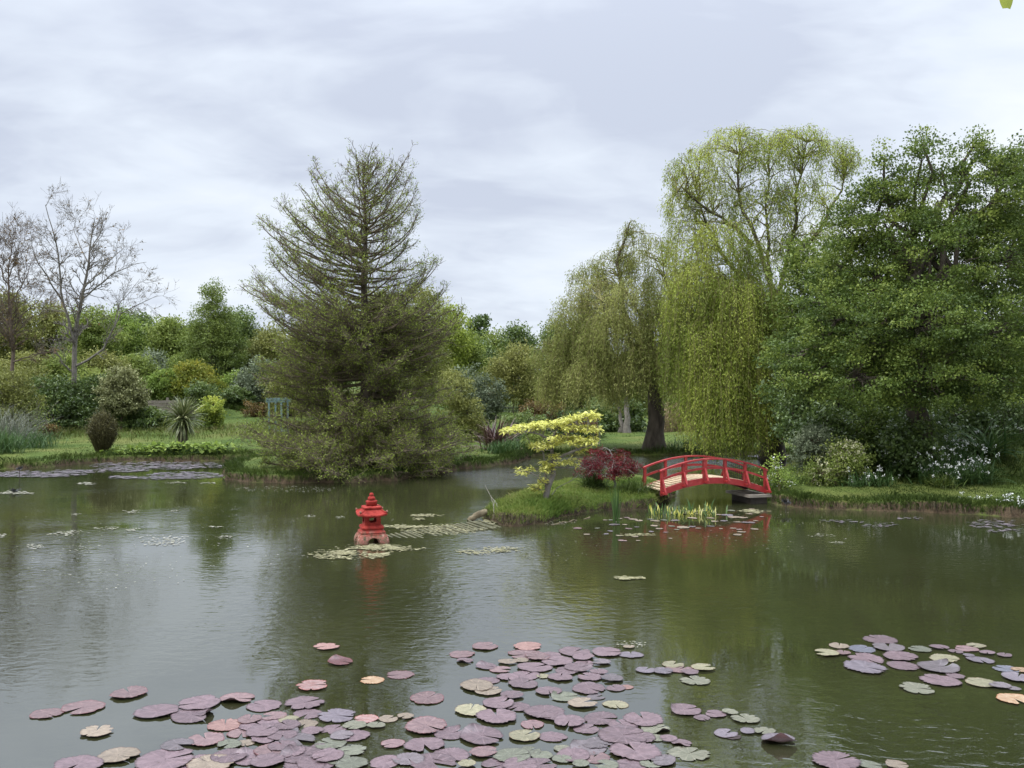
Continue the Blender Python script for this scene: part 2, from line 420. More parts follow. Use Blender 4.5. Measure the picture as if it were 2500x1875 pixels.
# ------------------------------------------------------------------ water
def water_mat():
    m, nt, ns, ln = nodes('murky_pond_water')
    tc = ns.new('ShaderNodeTexCoord')

    def noise(scale, stretch, detail=3, rot=0.0, dist=0.0):
        mp = ns.new('ShaderNodeMapping'); mp.inputs['Scale'].default_value = stretch; mp.inputs['Rotation'].default_value = (0, 0, rot)
        ln.new(tc.outputs['Object'], mp.inputs[0])
        n = ns.new('ShaderNodeTexNoise'); n.inputs['Scale'].default_value = scale; n.inputs['Detail'].default_value = detail; n.inputs['Distortion'].default_value = dist
        ln.new(mp.outputs[0], n.inputs[0]); return n.outputs[0]

    def math(op, a, b=None, c=None):
        n = ns.new('ShaderNodeMath'); n.operation = op
        for k, v in enumerate((a, b, c)):
            if v is None: continue
            if isinstance(v, (int, float)): n.inputs[k].default_value = v
            else: ln.new(v, n.inputs[k])
        return n.outputs[0]
    fine = noise(7.5, (1, 1.7, 1), 3, .25, .6)
    med = noise(2.3, (1, 1.6, 1), 2, -.2, .5)
    patch = noise(.22, (1, 1.4, 1), 2, .4)
    pr = ns.new('ShaderNodeMapRange'); pr.inputs[1].default_value = .40; pr.inputs[2].default_value = .62; pr.inputs[3].default_value = .10; pr.inputs[4].default_value = 1.0
    ln.new(patch, pr.inputs[0])
    # wind-ruffled patch in the channel behind the island
    c = G(1235, 1162)

    def gust(cx, cy, rx, ry):
        sp = ns.new('ShaderNodeVectorMath'); sp.operation = 'SUBTRACT'; sp.inputs[1].default_value = (cx, cy, 0); ln.new(tc.outputs['Object'], sp.inputs[0])
        sc = ns.new('ShaderNodeVectorMath'); sc.operation = 'MULTIPLY'; sc.inputs[1].default_value = (1 / rx, 1 / ry, 0); ln.new(sp.outputs[0], sc.inputs[0])
        le = ns.new('ShaderNodeVectorMath'); le.operation = 'LENGTH'; ln.new(sc.outputs[0], le.inputs[0])
        g = ns.new('ShaderNodeMapRange'); g.interpolation_type = 'SMOOTHSTEP'; g.inputs[1].default_value = 1.0; g.inputs[2].default_value = .35; ln.new(le.outputs['Value'], g.inputs[0])
        return g.outputs[0]
    g1 = gust(c[0], c[1], 2.6, 3.6)
    g2 = gust(3.6, 26.5, 5.5, 3.2)
    gg = math('MAXIMUM', g1, g2)
    q3 = G(280, 1470); q4 = G(1080, 1480)
    g3 = math('MAXIMUM', gust(q3[0], q3[1], 3.6, 3.0), gust(q4[0], q4[1], 2.2, 2.6))
    amp = math('MULTIPLY_ADD', g3, .30, math('MULTIPLY_ADD', gg, 3.6, pr.outputs[0]))
    hgt = math('MULTIPLY', math('ADD', math('MULTIPLY', fine, .6), math('MULTIPLY', med, .55)), amp)
    b = ns.new('ShaderNodeBump'); b.inputs['Strength'].default_value = 1.0; b.inputs['Distance'].default_value = .0082
    ln.new(hgt, b.inputs['Height'])
    big = noise(.35, (1, 1, 1), 4)
    r = ramp(ns, [(.35, (.017, .019, .0075)), (.65, (.0255, .0275, .011))]); ln.new(big, r.inputs[0])
    p = ns.new('ShaderNodeBsdfPrincipled'); ln.new(r.outputs[0], p.inputs['Base Color'])
    p.inputs['Roughness'].default_value = .02; p.inputs['IOR'].default_value = 3.4; p.inputs['Specular IOR Level'].default_value = .5
    ln.new(b.outputs[0], p.inputs['Normal'])
    out = ns.new('ShaderNodeOutputMaterial'); ln.new(p.outputs[0], out.inputs[0])
    return m


mb = MB()
mb.add([[-120, -20, 0], [120, -20, 0], [120, 45, 0], [-120, 45, 0]], [[0, 1, 2, 3]])
tag(mb.build('water', water_mat()), 'murky green pond water with soft ripples and tree reflections', 'water', kind='structure')


# ------------------------------------------------------------------ plants: generators
def lobes_px(L, d):
    """(px, py, rx px, ry px, depth offset m, depth radius m or None) -> centres and radii"""
    C, Rd = [], []
    for l in L:
        dd = d + (l[4] if len(l) > 4 else 0)
        C.append(W(l[0], l[1], dd))
        rx = l[2] * dd / F; rz = l[3] * dd / F
        Rd.append([rx, l[5] if len(l) > 5 else max(rx, rz) * .9, rz])
    return np.array(C), np.array(Rd)


def clump_centres(C, Rd, n, inner=.35):
    vol = (Rd.prod(1)) ** (2 / 3)
    k = rng.choice(len(C), n, p=vol / vol.sum())
    u = rdir(n)
    r = (inner ** 3 + (1 - inner ** 3) * rng.random(n)) ** (1 / 3)
    return C[k] + u * Rd[k] * r[:, None], u, k


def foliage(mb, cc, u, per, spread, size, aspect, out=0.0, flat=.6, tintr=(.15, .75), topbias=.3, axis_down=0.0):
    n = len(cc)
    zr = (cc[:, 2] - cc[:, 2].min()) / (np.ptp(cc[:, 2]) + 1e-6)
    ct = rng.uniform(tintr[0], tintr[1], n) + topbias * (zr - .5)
    idx = np.repeat(np.arange(n), per)
    N = len(idx)
    off = np.clip(rng.normal(size=(N, 3)), -1.6, 1.6) * spread * [1, 1, flat]
    if out:
        off += u[idx] * np.minimum(rng.exponential(out, N), out * 1.8)[:, None]
    P = cc[idx] + off
    t = np.clip(ct[idx] + rng.normal(0, .13, N), 0, 1)
    ax = rdir(N) + u[idx] * .4
    ax[:, 2] -= axis_down
    leaves(mb, P, size, aspect, axis=ax, tint=t)


def curve(a, b, n=6, sag=0.0, wob=0.05):
    """N curved paths from a to b (N,3)"""
    a = np.atleast_2d(a); b = np.atleast_2d(b)
    t = np.linspace(0, 1, n)[None, :, None]
    P = a[:, None] * (1 - t) + b[:, None] * t
    L = np.linalg.norm(b - a, axis=1)[:, None, None]
    bow = np.sin(t * pi)
    P[..., 2:3] += sag * L * bow
    P = P + rng.normal(size=P.shape) * wob * L * bow
    return P


def skeleton(mb, b0, C, trunk_r, cc, fork=.45, sides=7, sag=.08, twig_r=.012, limb_r=.35, lean=None, frac=1.0, ntr=9):
    """trunk, a limb to each lobe, a branch to each clump"""
    top = C[:, :].mean(0).copy()
    top = b0 + (top - b0) * 1.0
    zt = np.linspace(0, 1, ntr)
    Tp = b0[None] * (1 - zt[:, None]) + top[None] * zt[:, None]
    hgt = top[2] - b0[2]
    Tp[1:-1, :2] += rng.normal(0, .025 * abs(hgt), (ntr - 2, 2))
    if lean is not None:
        Tp += np.outer(np.sin(zt * pi), lean)
    Tp[0, 2] -= .15
    rt = trunk_r * (1 - .72 * zt); rt[0] *= 1.45; rt[1] *= 1.08
    tubes(mb, Tp, rt, sides + 3)
    f = rng.uniform(fork, .95, len(C))
    k = np.clip((f * (ntr - 1)).astype(int), 1, ntr - 2)
    st = Tp[k]
    P = curve(st, C, 8, sag, .05)
    r0 = np.minimum(trunk_r * limb_r * rng.uniform(.7, 1.1, len(C)), rt[k] * .75)
    tubes(mb, P, r0[:, None] * np.linspace(1, .3, 8)[None], sides)
    if cc is not None and len(cc):
        pts = np.concatenate([P[:, 2:].reshape(-1, 3), Tp[ntr // 2:]])
        sel = cc[rng.random(len(cc)) < frac]
        s = np.empty_like(sel)
        for a in range(0, len(sel), 400):
            q = sel[a:a + 400]
            dd = ((q[:, None] - pts[None]) ** 2).sum(-1) + np.maximum(0, pts[None, :, 2] - q[:, None, 2] + .1) * .8
            s[a:a + 400] = pts[dd.argmin(1)]
        Q = curve(s, sel, 6, .06, .06)
        tubes(mb, Q, twig_r * rng.uniform(.7, 1.4, len(sel))[:, None] * np.linspace(1, .3, 6)[None], 4)
        return Q
    return P


def leafy_tree(name, label, cat, px, d, L, mat, trunk_r=.15, bark='bark', n=260, per=34, spread=.22, size=.10, aspect=.6, inner=.4, group=None, zbase=None,
               tintr=(.15, .75), out=.1, parts=('crown', 'trunk'), topbias=.3, frac=.6, base_px=None, axis_down=0., twig_r=.012, flat=.6, fork=.45):
    b0 = base(base_px if base_px else px, d)
    if zbase is not None:
        b0[2] = zbase
    C, Rd = lobes_px(L, d)
    t = thing(name, label, cat, b0, group)
    cc, u, k = clump_centres(C, Rd, n, inner)
    ok = cc[:, 2] > b0[2] + .03
    cc, u = cc[ok], u[ok]
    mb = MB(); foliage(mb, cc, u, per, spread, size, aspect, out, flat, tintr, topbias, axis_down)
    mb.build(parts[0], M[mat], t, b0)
    mb = MB(); skeleton(mb, b0, C, trunk_r, cc, frac=frac, twig_r=twig_r, fork=fork)
    mb.build(parts[1], M[bark], t, b0)
    return t


def auto_lobes(px, top, hw, bot, k=7, depth=0, peak=.6):
    """a ragged crown between the pixel rows top and bot"""
    hgt = bot - top
    L = []
    for q in range(k):
        v = (q + .5) / k
        w = hw * (1 - abs(v - .55) ** 1.6 * 1.5) if peak < .9 else hw * (.18 + .95 * v ** .8)
        w = max(w, hw * .25)
        r = max(w * .62, hgt * .13)
        L.append((px + rng.uniform(-.55, .55) * w, top + hgt * (.10 + .82 * v), r, max(hgt * .17, r * .55), depth + rng.uniform(-.6, .6)))
    L.append((px + rng.uniform(-.1, .1) * hw, top + hgt * .13, hw * .3, hgt * .13, depth))
    return L


def shrub(name, label, px, d, L, mat, n=90, per=30, spread=.12, size=.07, aspect=.55, group=None, stem='twig', cat='shrub', **kw):
    return leafy_tree(name, label, cat, px, d, L, mat, .035, stem, n, per, spread, size, aspect, inner=.3, group=group, parts=('foliage', 'stem'), fork=.1, **kw)


# ------------------------------------------------------------------ red stone lantern
def lathe(mb, prof, n=28):
    a = np.arange(n) * 2 * pi / n
    V = np.array([[r * cos(t), r * sin(t), z] for r, z in prof for t in a])
    m = len(prof)
    q = [[i * n + j, i * n + (j + 1) % n, (i + 1) * n + (j + 1) % n, (i + 1) * n + j] for i in range(m - 1) for j in range(n)]
    mb.add(V, q)


def sqring(hw, z, n=48, p=7.0, lift=0.0):
    t = (np.arange(n) + .5) * 2 * pi / n
    c, s = np.cos(t), np.sin(t)
    r = 1 / (np.abs(c) ** p + np.abs(s) ** p) ** (1 / p)
    k = ((r - 1) / (2 ** .5 * .93 - 1)).clip(0, 1) ** 2
    return np.stack([hw * r * c, hw * r * s, z + lift * k], -1)


def sqloft(mb, prof, n=48, p=7.0):
    """prof rows: half width, height, corner lift"""
    V = np.concatenate([sqring(q[0], q[1], n, p, q[2] if len(q) > 2 else 0) for q in prof])
    m = len(prof)
    f = [[i * n + j, i * n + (j + 1) % n, (i + 1) * n + (j + 1) % n, (i + 1) * n + j] for i in range(m - 1) for j in range(n)]
    mb.add(V, f)
    mb.poly(sqring(prof[-1][0], prof[-1][1], n, p), [list(range(n))])
    mb.poly(sqring(prof[0][0], prof[0][1], n, p), [list(range(n))[::-1]])


def rotz(V, a):
    c, s = cos(a), sin(a)
    V = np.asarray(V)
    return np.stack([V[:, 0] * c - V[:, 1] * s, V[:, 0] * s + V[:, 1] * c, V[:, 2]], -1)


LB = G(907, 1321)
lan = thing('stone_lantern', 'red painted stone lantern with tiled roof standing in the pond', 'lantern', (LB[0], LB[1], 0))
lan.rotation_euler = (0, 0, radians(19))
LM = M['lantern']
mb = MB()                                                    # foot: four stubby legs between arches
for q in range(4):
    s = np.linspace(-1, 1, 41); ztop = .125
    nT = 9
    arch = np.where(np.abs(s) < .42, .075 * np.sqrt(np.clip(1 - (s / .42) ** 2, 0, 1)) + .0, -.12)
    rows = []
    for inset in (0.0, .06):
        for k in range(nT):
            v = k / (nT - 1)
            z = arch * (1 - v) + ztop * v
            hw = .232 - inset - .045 * np.clip(z / ztop, 0, 1) ** 2.2 - .012 * np.exp(-((s) / .3) ** 2)
            cr = hw * (1 - .10 * np.abs(s) ** 10)
            rows.append(rotz(np.stack([s * cr, -cr, z], -1), q * pi / 2))
    V = np.concatenate(rows); n = len(s)
    f = []
    for b in (0, nT):
        for k in range(nT - 1):
            for jx in range(n - 1):
                f.append([(b + k) * n + jx, (b + k) * n + jx + 1, (b + k + 1) * n + jx + 1, (b + k + 1) * n + jx])
    for jx in range(n - 1):
        f.append([jx, nT * n + jx, nT * n + jx + 1, jx + 1])
    mb.add(V, f)
sqloft(mb, [(.19, .10), (.192, .123), (.186, .128), (.10, .128)])
mb.build('foot', LM, lan)
mb = MB(); sqloft(mb, [(.165, .126), (.182, .132), (.186, .145), (.180, .158), (.158, .17), (.150, .186)], p=9); mb.build('step', LM, lan)
mb = MB(); sqloft(mb, [(.140, .184), (.158, .192), (.165, .208), (.163, .224), (.150, .238), (.128, .247), (.118, .252), (.112, .262)], p=9); mb.build('plinth', LM, lan)
mb = MB()                                                    # light chamber: four walls with rounded windows
a0, zc0, zc1 = .115, .258, .392
for q in range(4):
    n = 48
    t = np.arange(n) * 2 * pi / n
    c, s = np.cos(t), np.sin(t)
    outer = 1 / np.maximum(np.abs(c), np.abs(s))
    zm, hz = (zc0 + zc1) / 2 - .002, (zc1 - zc0) / 2
    rr = 1 / (np.abs(c) ** 4 + np.abs(s) ** 4) ** .25
    O = np.stack([a0 * outer * c, np.full(n, -a0), zm + hz * outer * s], -1)
    Fm = np.stack([.068 * rr * c, np.full(n, -a0), zm + .046 * rr * s], -1)
    Fp = np.stack([.064 * rr * c, np.full(n, -a0 - .006), zm + .043 * rr * s], -1)
    I1 = np.stack([.054 * rr * c, np.full(n, -a0 - .006), zm + .036 * rr * s], -1)
    I2 = np.stack([.054 * rr * c, np.full(n, -a0 + .032), zm + .036 * rr * s], -1)
    O2 = np.stack([(a0 - .032) * outer * c, np.full(n, -a0 + .032), zm + hz * outer * s], -1)
    V = rotz(np.concatenate([O, Fm, Fp, I1, I2, O2]), q * pi / 2)
    mb.add(V, [[k * n + x, k * n + (x + 1) % n, (k + 1) * n + (x + 1) % n, (k + 1) * n + x] for k in range(5) for x in range(n)])
mb.build('light_chamber', LM, lan, smooth=False)
mb = MB()                                                    # tiled roof with lifted corners
n = 96
prof = [(.06, .385, 0), (.185, .379, .01), (.204, .384, .024), (.207, .394, .028), (.203, .402, .03)]
for k in range(1, 13):
    v = k / 12
    hw = .203 - .085 * v
    z = .402 + .078 * v ** 1.35 + (.0035 if k % 2 else 0)
    prof.append((hw, z, .03 * (1 - v) ** 1.6))
prof += [(.112, .486, 0)]
rings = []
for hw, z, l in prof:
    r = sqring(hw, z, n, 14, l)
    rings.append(r)
V = np.concatenate(rings)
rid = np.arange(n) % 4
for k in range(4, 17):
    V[k * n:(k + 1) * n, 2] += np.where(rid < 2, .0035, 0)
V[2 * n:4 * n, 2] -= np.tile(np.where(rid < 2, .005, 0), 2)
f = [[k * n + x, k * n + (x + 1) % n, (k + 1) * n + (x + 1) % n, (k + 1) * n + x] for k in range(len(prof) - 1) for x in range(n)]
mb.add(V, f)
mb.poly(rings[0], [list(range(n))[::-1]])
rf = mb.build('roof', LM, lan)
ridge_pts = []
for q in range(4):
    e = q * pi / 2 + pi / 4
    P = []
    for k in range(9):
        v = k / 8
        hw = (.200 - .085 * v) * 1.36
        P.append([hw * cos(e), hw * sin(e), .41 + .078 * v ** 1.35 + .032 * (1 - v) ** 1.6])
    mb = MB(); tubes(mb, np.array(P), np.linspace(.012, .009, 9), 8); mb.build('hip_ridge', LM, rf)
    ridge_pts.append(P[0])
for p in ridge_pts:
    mb = MB(); lathe(mb, [(.001, -.014), (.012, -.010), (.017, 0), (.014, .012), (.006, .019), (.001, .021)], 14)
    o = mb.build('corner_knob', LM, rf); o.location = (p[0], p[1], p[2] + .012)
mb = MB(); sqloft(mb, [(.122, .482), (.134, .487), (.136, .508), (.128, .517), (.115, .520), (.08, .52)], p=12); mb.build('cap_slab', LM, lan)
mb = MB(); lathe(mb, [(.001, .518), (.078, .518), (.080, .57), (.085, .577), (.085, .592), (.078, .598), (.04, .600), (.052, .606), (.056, .622), (.052, .642), (.040, .655), (.026, .660),
                      (.030, .666), (.033, .680), (.028, .697), (.016, .708), (.001, .711)]); mb.build('finial', LM, lan)

# ------------------------------------------------------------------ red arched bridge
BA = np.array([(1616 - CX) * 16.1 / F, 16.1]); BB = np.array([(1868 - CX) * 16.75 / F, 16.75])
bl = float(np.linalg.norm(BB - BA)); bw = .74; bang = math.atan2(*(BB - BA)[::-1])
br = thing('arched_footbridge', 'small red arched wooden footbridge between the island and the right bank', 'bridge', (BA[0], BA[1], 0))
br.rotation_euler = (0, 0, bang)
RISE = .215


def dz(s):
    return .325 + RISE * (1 - (2 * np.asarray(s) / bl - 1) ** 2) - .035 * np.asarray(s) / bl


def arc_bar(mb, y, zo, w, h, s0=0.0, s1=None, n=36):
    s1 = bl if s1 is None else s1
    s = np.linspace(s0, s1, n)
    z = dz(s) + zo
    V = np.stack([np.stack([s, np.full(n, y + a * w / 2), z + b * h / 2], -1) for a, b in ((-1, -1), (1, -1), (1, 1), (-1, 1))], 1).reshape(-1, 3)
    f = [[k * 4 + x, k * 4 + (x + 1) % 4, (k + 1) * 4 + (x + 1) % 4, (k + 1) * 4 + x] for k in range(n - 1) for x in range(4)]
    f += [[3, 2, 1, 0], [(n - 1) * 4 + x for x in range(4)]]
    mb.add(V, f)


mb = MB()
ns_ = 26
for k in range(ns_):
    s = -.03 + (bl + .06) * (k + .5) / ns_
    sl = -4 * RISE / bl * (2 * s / bl - 1) / 1.0 * .5
    mb.beam((s, .02, dz(s)), (s, bw - .02, dz(s)), (bl + .06) / ns_ - .006, .022)
mb.build('deck', M['deck'], br, smooth=False)
mb = MB(); arc_bar(mb, .10, -.055, .05, .08); arc_bar(mb, bw - .10, -.055, .05, .08); mb.build('joist', M['soffit'], br, smooth=False)
for side, y in ((0, 0.0), (1, bw)):
    sg = -1 if side == 0 else 1
    mb = MB(); arc_bar(mb, y, -.045, .035, .115, -.02, bl + .02); mb.build('side_beam', M['red'], br, smooth=False)
    mb = MB(); arc_bar(mb, y, .375, .075, .028, -.04, bl + .04); mb.build('handrail', M['red'], br, smooth=False)
    mb = MB(); arc_bar(mb, y, .20, .026, .042); mb.build('middle_rail', M['red'], br, smooth=False)
    for k in range(6):
        s = bl * k / 5
        z = dz(s)
        p = MB(); p.box((s, y - sg * .004, z + .135), (.05, .047, .46)); po = p.build('post', M['red'], br, smooth=False)
        p = MB(); p.beam((s, y + sg * .032, z + .20), (s, y + sg * .15, z - .035), .034, .034, up=(1, 0, 0)); p.build('brace', M['red'], po, smooth=False)
        p = MB(); p.box((s, y + sg * .095, z - .052), (.055, .16, .035)); p.build('outrigger', M['red'], po, smooth=False)
p = MB()                                                     # black wire lattice in the end bay
s0, s1 = bl * 4 / 5 + .03, bl - .03
for k in range(9):
    s = s0 + (s1 - s0) * k / 8
    p.beam((s, bw - .02, dz(s) + .01), (s, bw - .02, dz(s) + .36), .007, .007, up=(1, 0, 0))
for k in range(7):
    zo = .03 + .053 * k
    p.beam((s0, bw - .028, dz(s0) + zo), (s1, bw - .028, dz(s1) + zo), .007, .007)
p.build('wire_lattice', M['black'], br, smooth=False)
px, py = BB - (BB - BA) / bl * .17
sup = thing('bridge_pier', 'dark block with grey slab on top under the right end of the red bridge', 'pier', (px, py, 0))
sup.rotation_euler = (0, 0, bang)
p = MB(); p.box((0, .30, -.18), (.36, .70, .62)); p.build('block', M['soffit'], sup, smooth=False)
p = MB(); p.box((-.02, .30, .158), (.50, .86, .048)); p.build('slab', M['weathered'], sup, smooth=False)

# ------------------------------------------------------------------ slatted ramp in the water, log on the island tip
rp = thing('sunken_slatted_ramp', 'slimy sunken ramp of thin wooden slats between lantern and island', 'ramp', (*G(1068, 1294)[:2], 0))
mb = MB()
A0, A1 = G(958, 1312)[:2], G(1196, 1282)[:2]
dirv = np.array([.52, -.86]); dirv /= np.linalg.norm(dirv)
for k in range(21):
    v = k / 20
    c = A0 * (1 - v) + A1 * v + rng.normal(0, .008, 2)
    hl = .40 * rng.uniform(.85, 1.1) * (.75 + .25 * v)
    zt = -.010 + .02 * v + rng.normal(0, .006)
    a = np.array([*(c - dirv * hl), zt + .012]); b = np.array([*(c + dirv * hl), zt - .004])
    mb.beam(a, b, .034, .018)
mb.build('slats', M['slats'], rp, (*G(1068, 1294)[:2], 0), smooth=False)
mb = MB()
for off in (-.25, .25):
    a = A0 + dirv * off; b = A1 + dirv * off
    mb.beam((*a, -.03), (*b, .0), .05, .03)
mb.build('bearer', M['slats'], rp, (*G(1068, 1294)[:2], 0), smooth=False)

a = np.array([*G(1143, 1271)[:2], .0]); b = W(1188, 1249, 14.6)
P = curve(a, b, 9, .05, .025)[0]
mb = MB(); tubes(mb, P, [.03, .045, .05, .055, .055, .06, .058, .055, .045], 9)
o = mb.build('fallen_log', M['palewood'], None, tuple(a)); tag(o, 'bleached log leaning from the water onto the left tip of the island', 'log')
mb = MB()
P0 = np.array([G(1212, 1250, .15), G(1206, 1252, .15), G(1218, 1250, .15)]); P1 = np.array([W(1184, 1184, 14.9), W(1199, 1210, 14.7), W(1208, 1222, 14.7)])
tubes(mb, curve(P0, P1, 6, .02, .03), np.full((3, 6), .006) * np.linspace(1, .5, 6), 5)
o = mb.build('dead_stalk', M['bark_pale'], None, tuple(P0[0])); tag(o, 'thin bare stalks leaning out from the grassy island tip beside the log', 'twig')
mb = MB(); a = np.array([*G(1345, 1282)[:2], .004]); b = np.array([*G(1440, 1264)[:2], .01])
tubes(mb, curve(a, b, 8, .0, .03), np.full((1, 8), .011), 6)
o = mb.build('floating_stick', M['palewood'], None, tuple(a)); tag(o, 'long pale stick floating along the front edge of the island', 'stick')

# ------------------------------------------------------------------ fence, wall, posts, bench, arbour
fb = base(425, 40.5)
fn = thing('slatted_fence', 'weathered grey slatted wooden fence behind the spiky palm', 'fence', fb)
x0, x1 = W(346, 990, 40)[0], W(500, 990, 40)[0]
for k in range(4):
    x = x0 + (x1 - x0) * k / 3
    p = MB(); p.box((x, 40.5 + .06, 1.22), (.10, .09, 1.35)); p.build('post', M['weathered'], fn, fb, False)
for k in range(3):
    p = MB()
    xa, xb = x0 + (x1 - x0) * k / 3 + .004, x0 + (x1 - x0) * (k + 1) / 3 - .004
    for r in range(6):
        p.box(((xa + xb) / 2, 40.5 - .01 + .004 * (r % 2), .86 + .165 * r + rng.normal(0, .006)), (xb - xa, .022, .145), tint=rng.random())
    p.build('board_panel', M['weathered'], fn, fb, False)
pb = base(352, 41.6)
bx = thing('bird_table', 'small dark roofed timber box standing behind the left end of the fence', 'bird table', pb)
zt = W(352, 950, 41.6)[2]
p = MB(); p.box((pb[0], pb[1], (pb[2] + zt - .42) / 2), (.12, .12, zt - .42 - pb[2])); p.build('post', M['brownwood'], bx, pb, False)
p = MB(); p.box((pb[0], pb[1], zt - .27), (.34, .3, .30)); p.build('box', M['weathered'], bx, pb, False)
p = MB(); x, y, z = pb[0], pb[1], zt
p.add([[x - .24, y - .2, z - .13], [x + .24, y - .2, z - .10], [x + .24, y + .2, z - .10], [x - .24, y + .2, z - .13], [x - .22, y - .2, z - .02], [x + .22, y - .2, z + .02], [x + .22, y + .2, z + .02], [x - .22, y + .2, z - .02]],
      [[0, 3, 2, 1], [4, 5, 6, 7], [0, 1, 5, 4], [1, 2, 6, 5], [2, 3, 7, 6], [3, 0, 4, 7]]); p.build('roof', M['soffit'], bx, pb, False)

rb_ = base(500, 35.0)
rw = thing('log_retaining_wall', 'low brown retaining wall of upright logs stepping down beside the palm', 'retaining wall', rb_)
for k in range(9):
    x = W(480 + 4.6 * k, 1060, 35.0)[0]; top = W(0, 1052 + 2.2 * k, 35.0)[2]
    p = MB(); gb = rb_[2] - .3
    lathe(p, [(.001, gb - top), (.042, gb - top), (.043, -.02), (.036, 0), (.001, .004)], 10)
    p.V[0] += [x, 35.0 + rng.normal(0, .01), top]
    p.build('upright_log', M['brownwood'], rw, rb_)

ab = base(665, 32.5)
ar = thing('garden_arbour', 'pale blue garden arbour half hidden behind the bare twiggy conifer', 'arbour', ab)
for xx in (664, 694):
    for dd in (32.1, 33.0):
        q = W(xx, 0, 32.5)[0]
        p = MB(); p.box((q, dd, ab[2] + .75), (.06, .06, 1.6)); p.build('post', M['bluepaint'], ar, ab, False)
p = MB()
for dd in (32.1, 33.0):
    p.beam((W(657, 0, 32.5)[0], dd, ab[2] + 1.5), (W(702, 0, 32.5)[0], dd, ab[2] + 1.5), .05, .09)
for k in range(5):
    x = W(660 + 10 * k, 0, 32.5)[0]
    p.beam((x, 31.95, ab[2] + 1.585), (x, 33.15, ab[2] + 1.585), .04, .07)
p.build('roof_frame', M['bluepaint'], ar, ab, False)
p = MB(); p.box((W(679, 0, 32.5)[0], 32.6, ab[2] + .36), (.46, .4, .05)); p.build('seat', M['bluepaint'], ar, ab, False)

pb = base(1263, 29.4)
mb = MB(); zt = W(0, 1072, 29.4)[2]
lathe(mb, [(.001, -.4), (.085, -.4), (.08, zt - pb[2] - .02), (.07, zt - pb[2]), (.001, zt - pb[2] + .01)], 12)
o = mb.build('mooring_stake', M['soffit'], None, (0, 0, 0)); o.location = pb; tag(o, 'short dark wooden stake at the water edge under the bronze spiky plant', 'stake')

bb = base(1422, 34.0)
be = thing('garden_bench', 'dark wooden bench on the far lawn half hidden behind the yellow dogwood', 'bench', bb)
p = MB()
for k in range(4):
    p.box((bb[0], bb[1] - .2 + .12 * k, bb[2] + .43), (1.3, .09, .03))
p.build('seat', M['brownwood'], be, bb, False)
p = MB()
for k in range(3):
    p.box((bb[0], bb[1] + .25, bb[2] + .58 + .13 * k), (1.3, .03, .09))
p.build('backrest', M['brownwood'], be, bb, False)
for sx in (-.58, .58):
    for sy, hh in ((-.2, .42), (.285, .9)):
        p = MB(); p.box((bb[0] + sx, bb[1] + sy, bb[2] + hh / 2 - .02), (.06, .05, hh)); p.build('leg', M['brownwood'], be, bb, False)

# ------------------------------------------------------------------ bare branching trees traced limb by limb
def resample(P, n):
    P = np.asarray(P, float)
    s = np.concatenate([[0], np.cumsum(np.linalg.norm(np.diff(P, axis=0), axis=1))])
    t = np.linspace(0, s[-1], n)
    return np.stack([np.interp(t, s, P[:, k]) for k in range(3)], -1)


def grow(P0, D, L, r, levels, up=.12, nch=(4, 6), ang=(28, 55), shrink=.55):
    """batches of side branches; returns list of (P (N,6,3), R (N,6)) and tip points"""
    out = []; tips = []
    for lv in range(levels):
        n = len(P0)
        t = np.linspace(0, 1, 6)[None, :, None]
        bend = rng.normal(0, .16, (n, 1, 3)); bend[..., 2] += up
        P = P0[:, None] + (D[:, None] * t + bend * t ** 2) * L[:, None, None]
        P[:, 1:-1] += rng.normal(0, .022, (n, 4, 3)) * L[:, None, None]
        R = r[:, None] * np.linspace(1, .35, 6)[None]
        out.append((P, R))
        if lv == levels - 1:
            tips.append(P[:, 2:].reshape(-1, 3)); break
        k = rng.integers(nch[0], nch[1] + 1, n)
        idx = np.repeat(np.arange(n), k); N = len(idx)
        pos = rng.uniform(.25, 1.0, N); j = np.clip((pos * 5).astype(int), 1, 5)
        P0n = P[idx, j]
        Dn = unit(P[idx, np.minimum(j + 0, 5)] - P[idx, j - 1])
        side = unit(np.cross(Dn, rdir(N)))
        a = np.radians(rng.uniform(ang[0], ang[1], N))[:, None]
        Dn = unit(Dn * np.cos(a) + side * np.sin(a))
        L = L[idx] * shrink * (1.15 - .5 * pos) * rng.uniform(.7, 1.3, N)
        r = np.maximum(r[idx] * .55, .005)
        P0, D = P0n, Dn
    return out, np.concatenate(tips)


def side_starts(lines, per_m, ang=(35, 65)):
    P0, D, rr = [], [], []
    for P, R in lines:
        s = np.linalg.norm(np.diff(P, axis=0), axis=1)
        n = max(2, int(s.sum() * per_m))
        for q in range(n):
            j = rng.integers(max(1, len(P) // 4), len(P))
            f = rng.random()
            p = P[j - 1] * (1 - f) + P[j] * f
            d = unit(P[j] - P[j - 1])
            sd = unit(np.cross(d, rdir(1)[0]))
            a = radians(rng.uniform(*ang))
            P0.append(p); D.append(unit(d * cos(a) + sd * sin(a))); rr.append(R[j] * .5)
    return np.array(P0), np.array(D), np.array(rr)


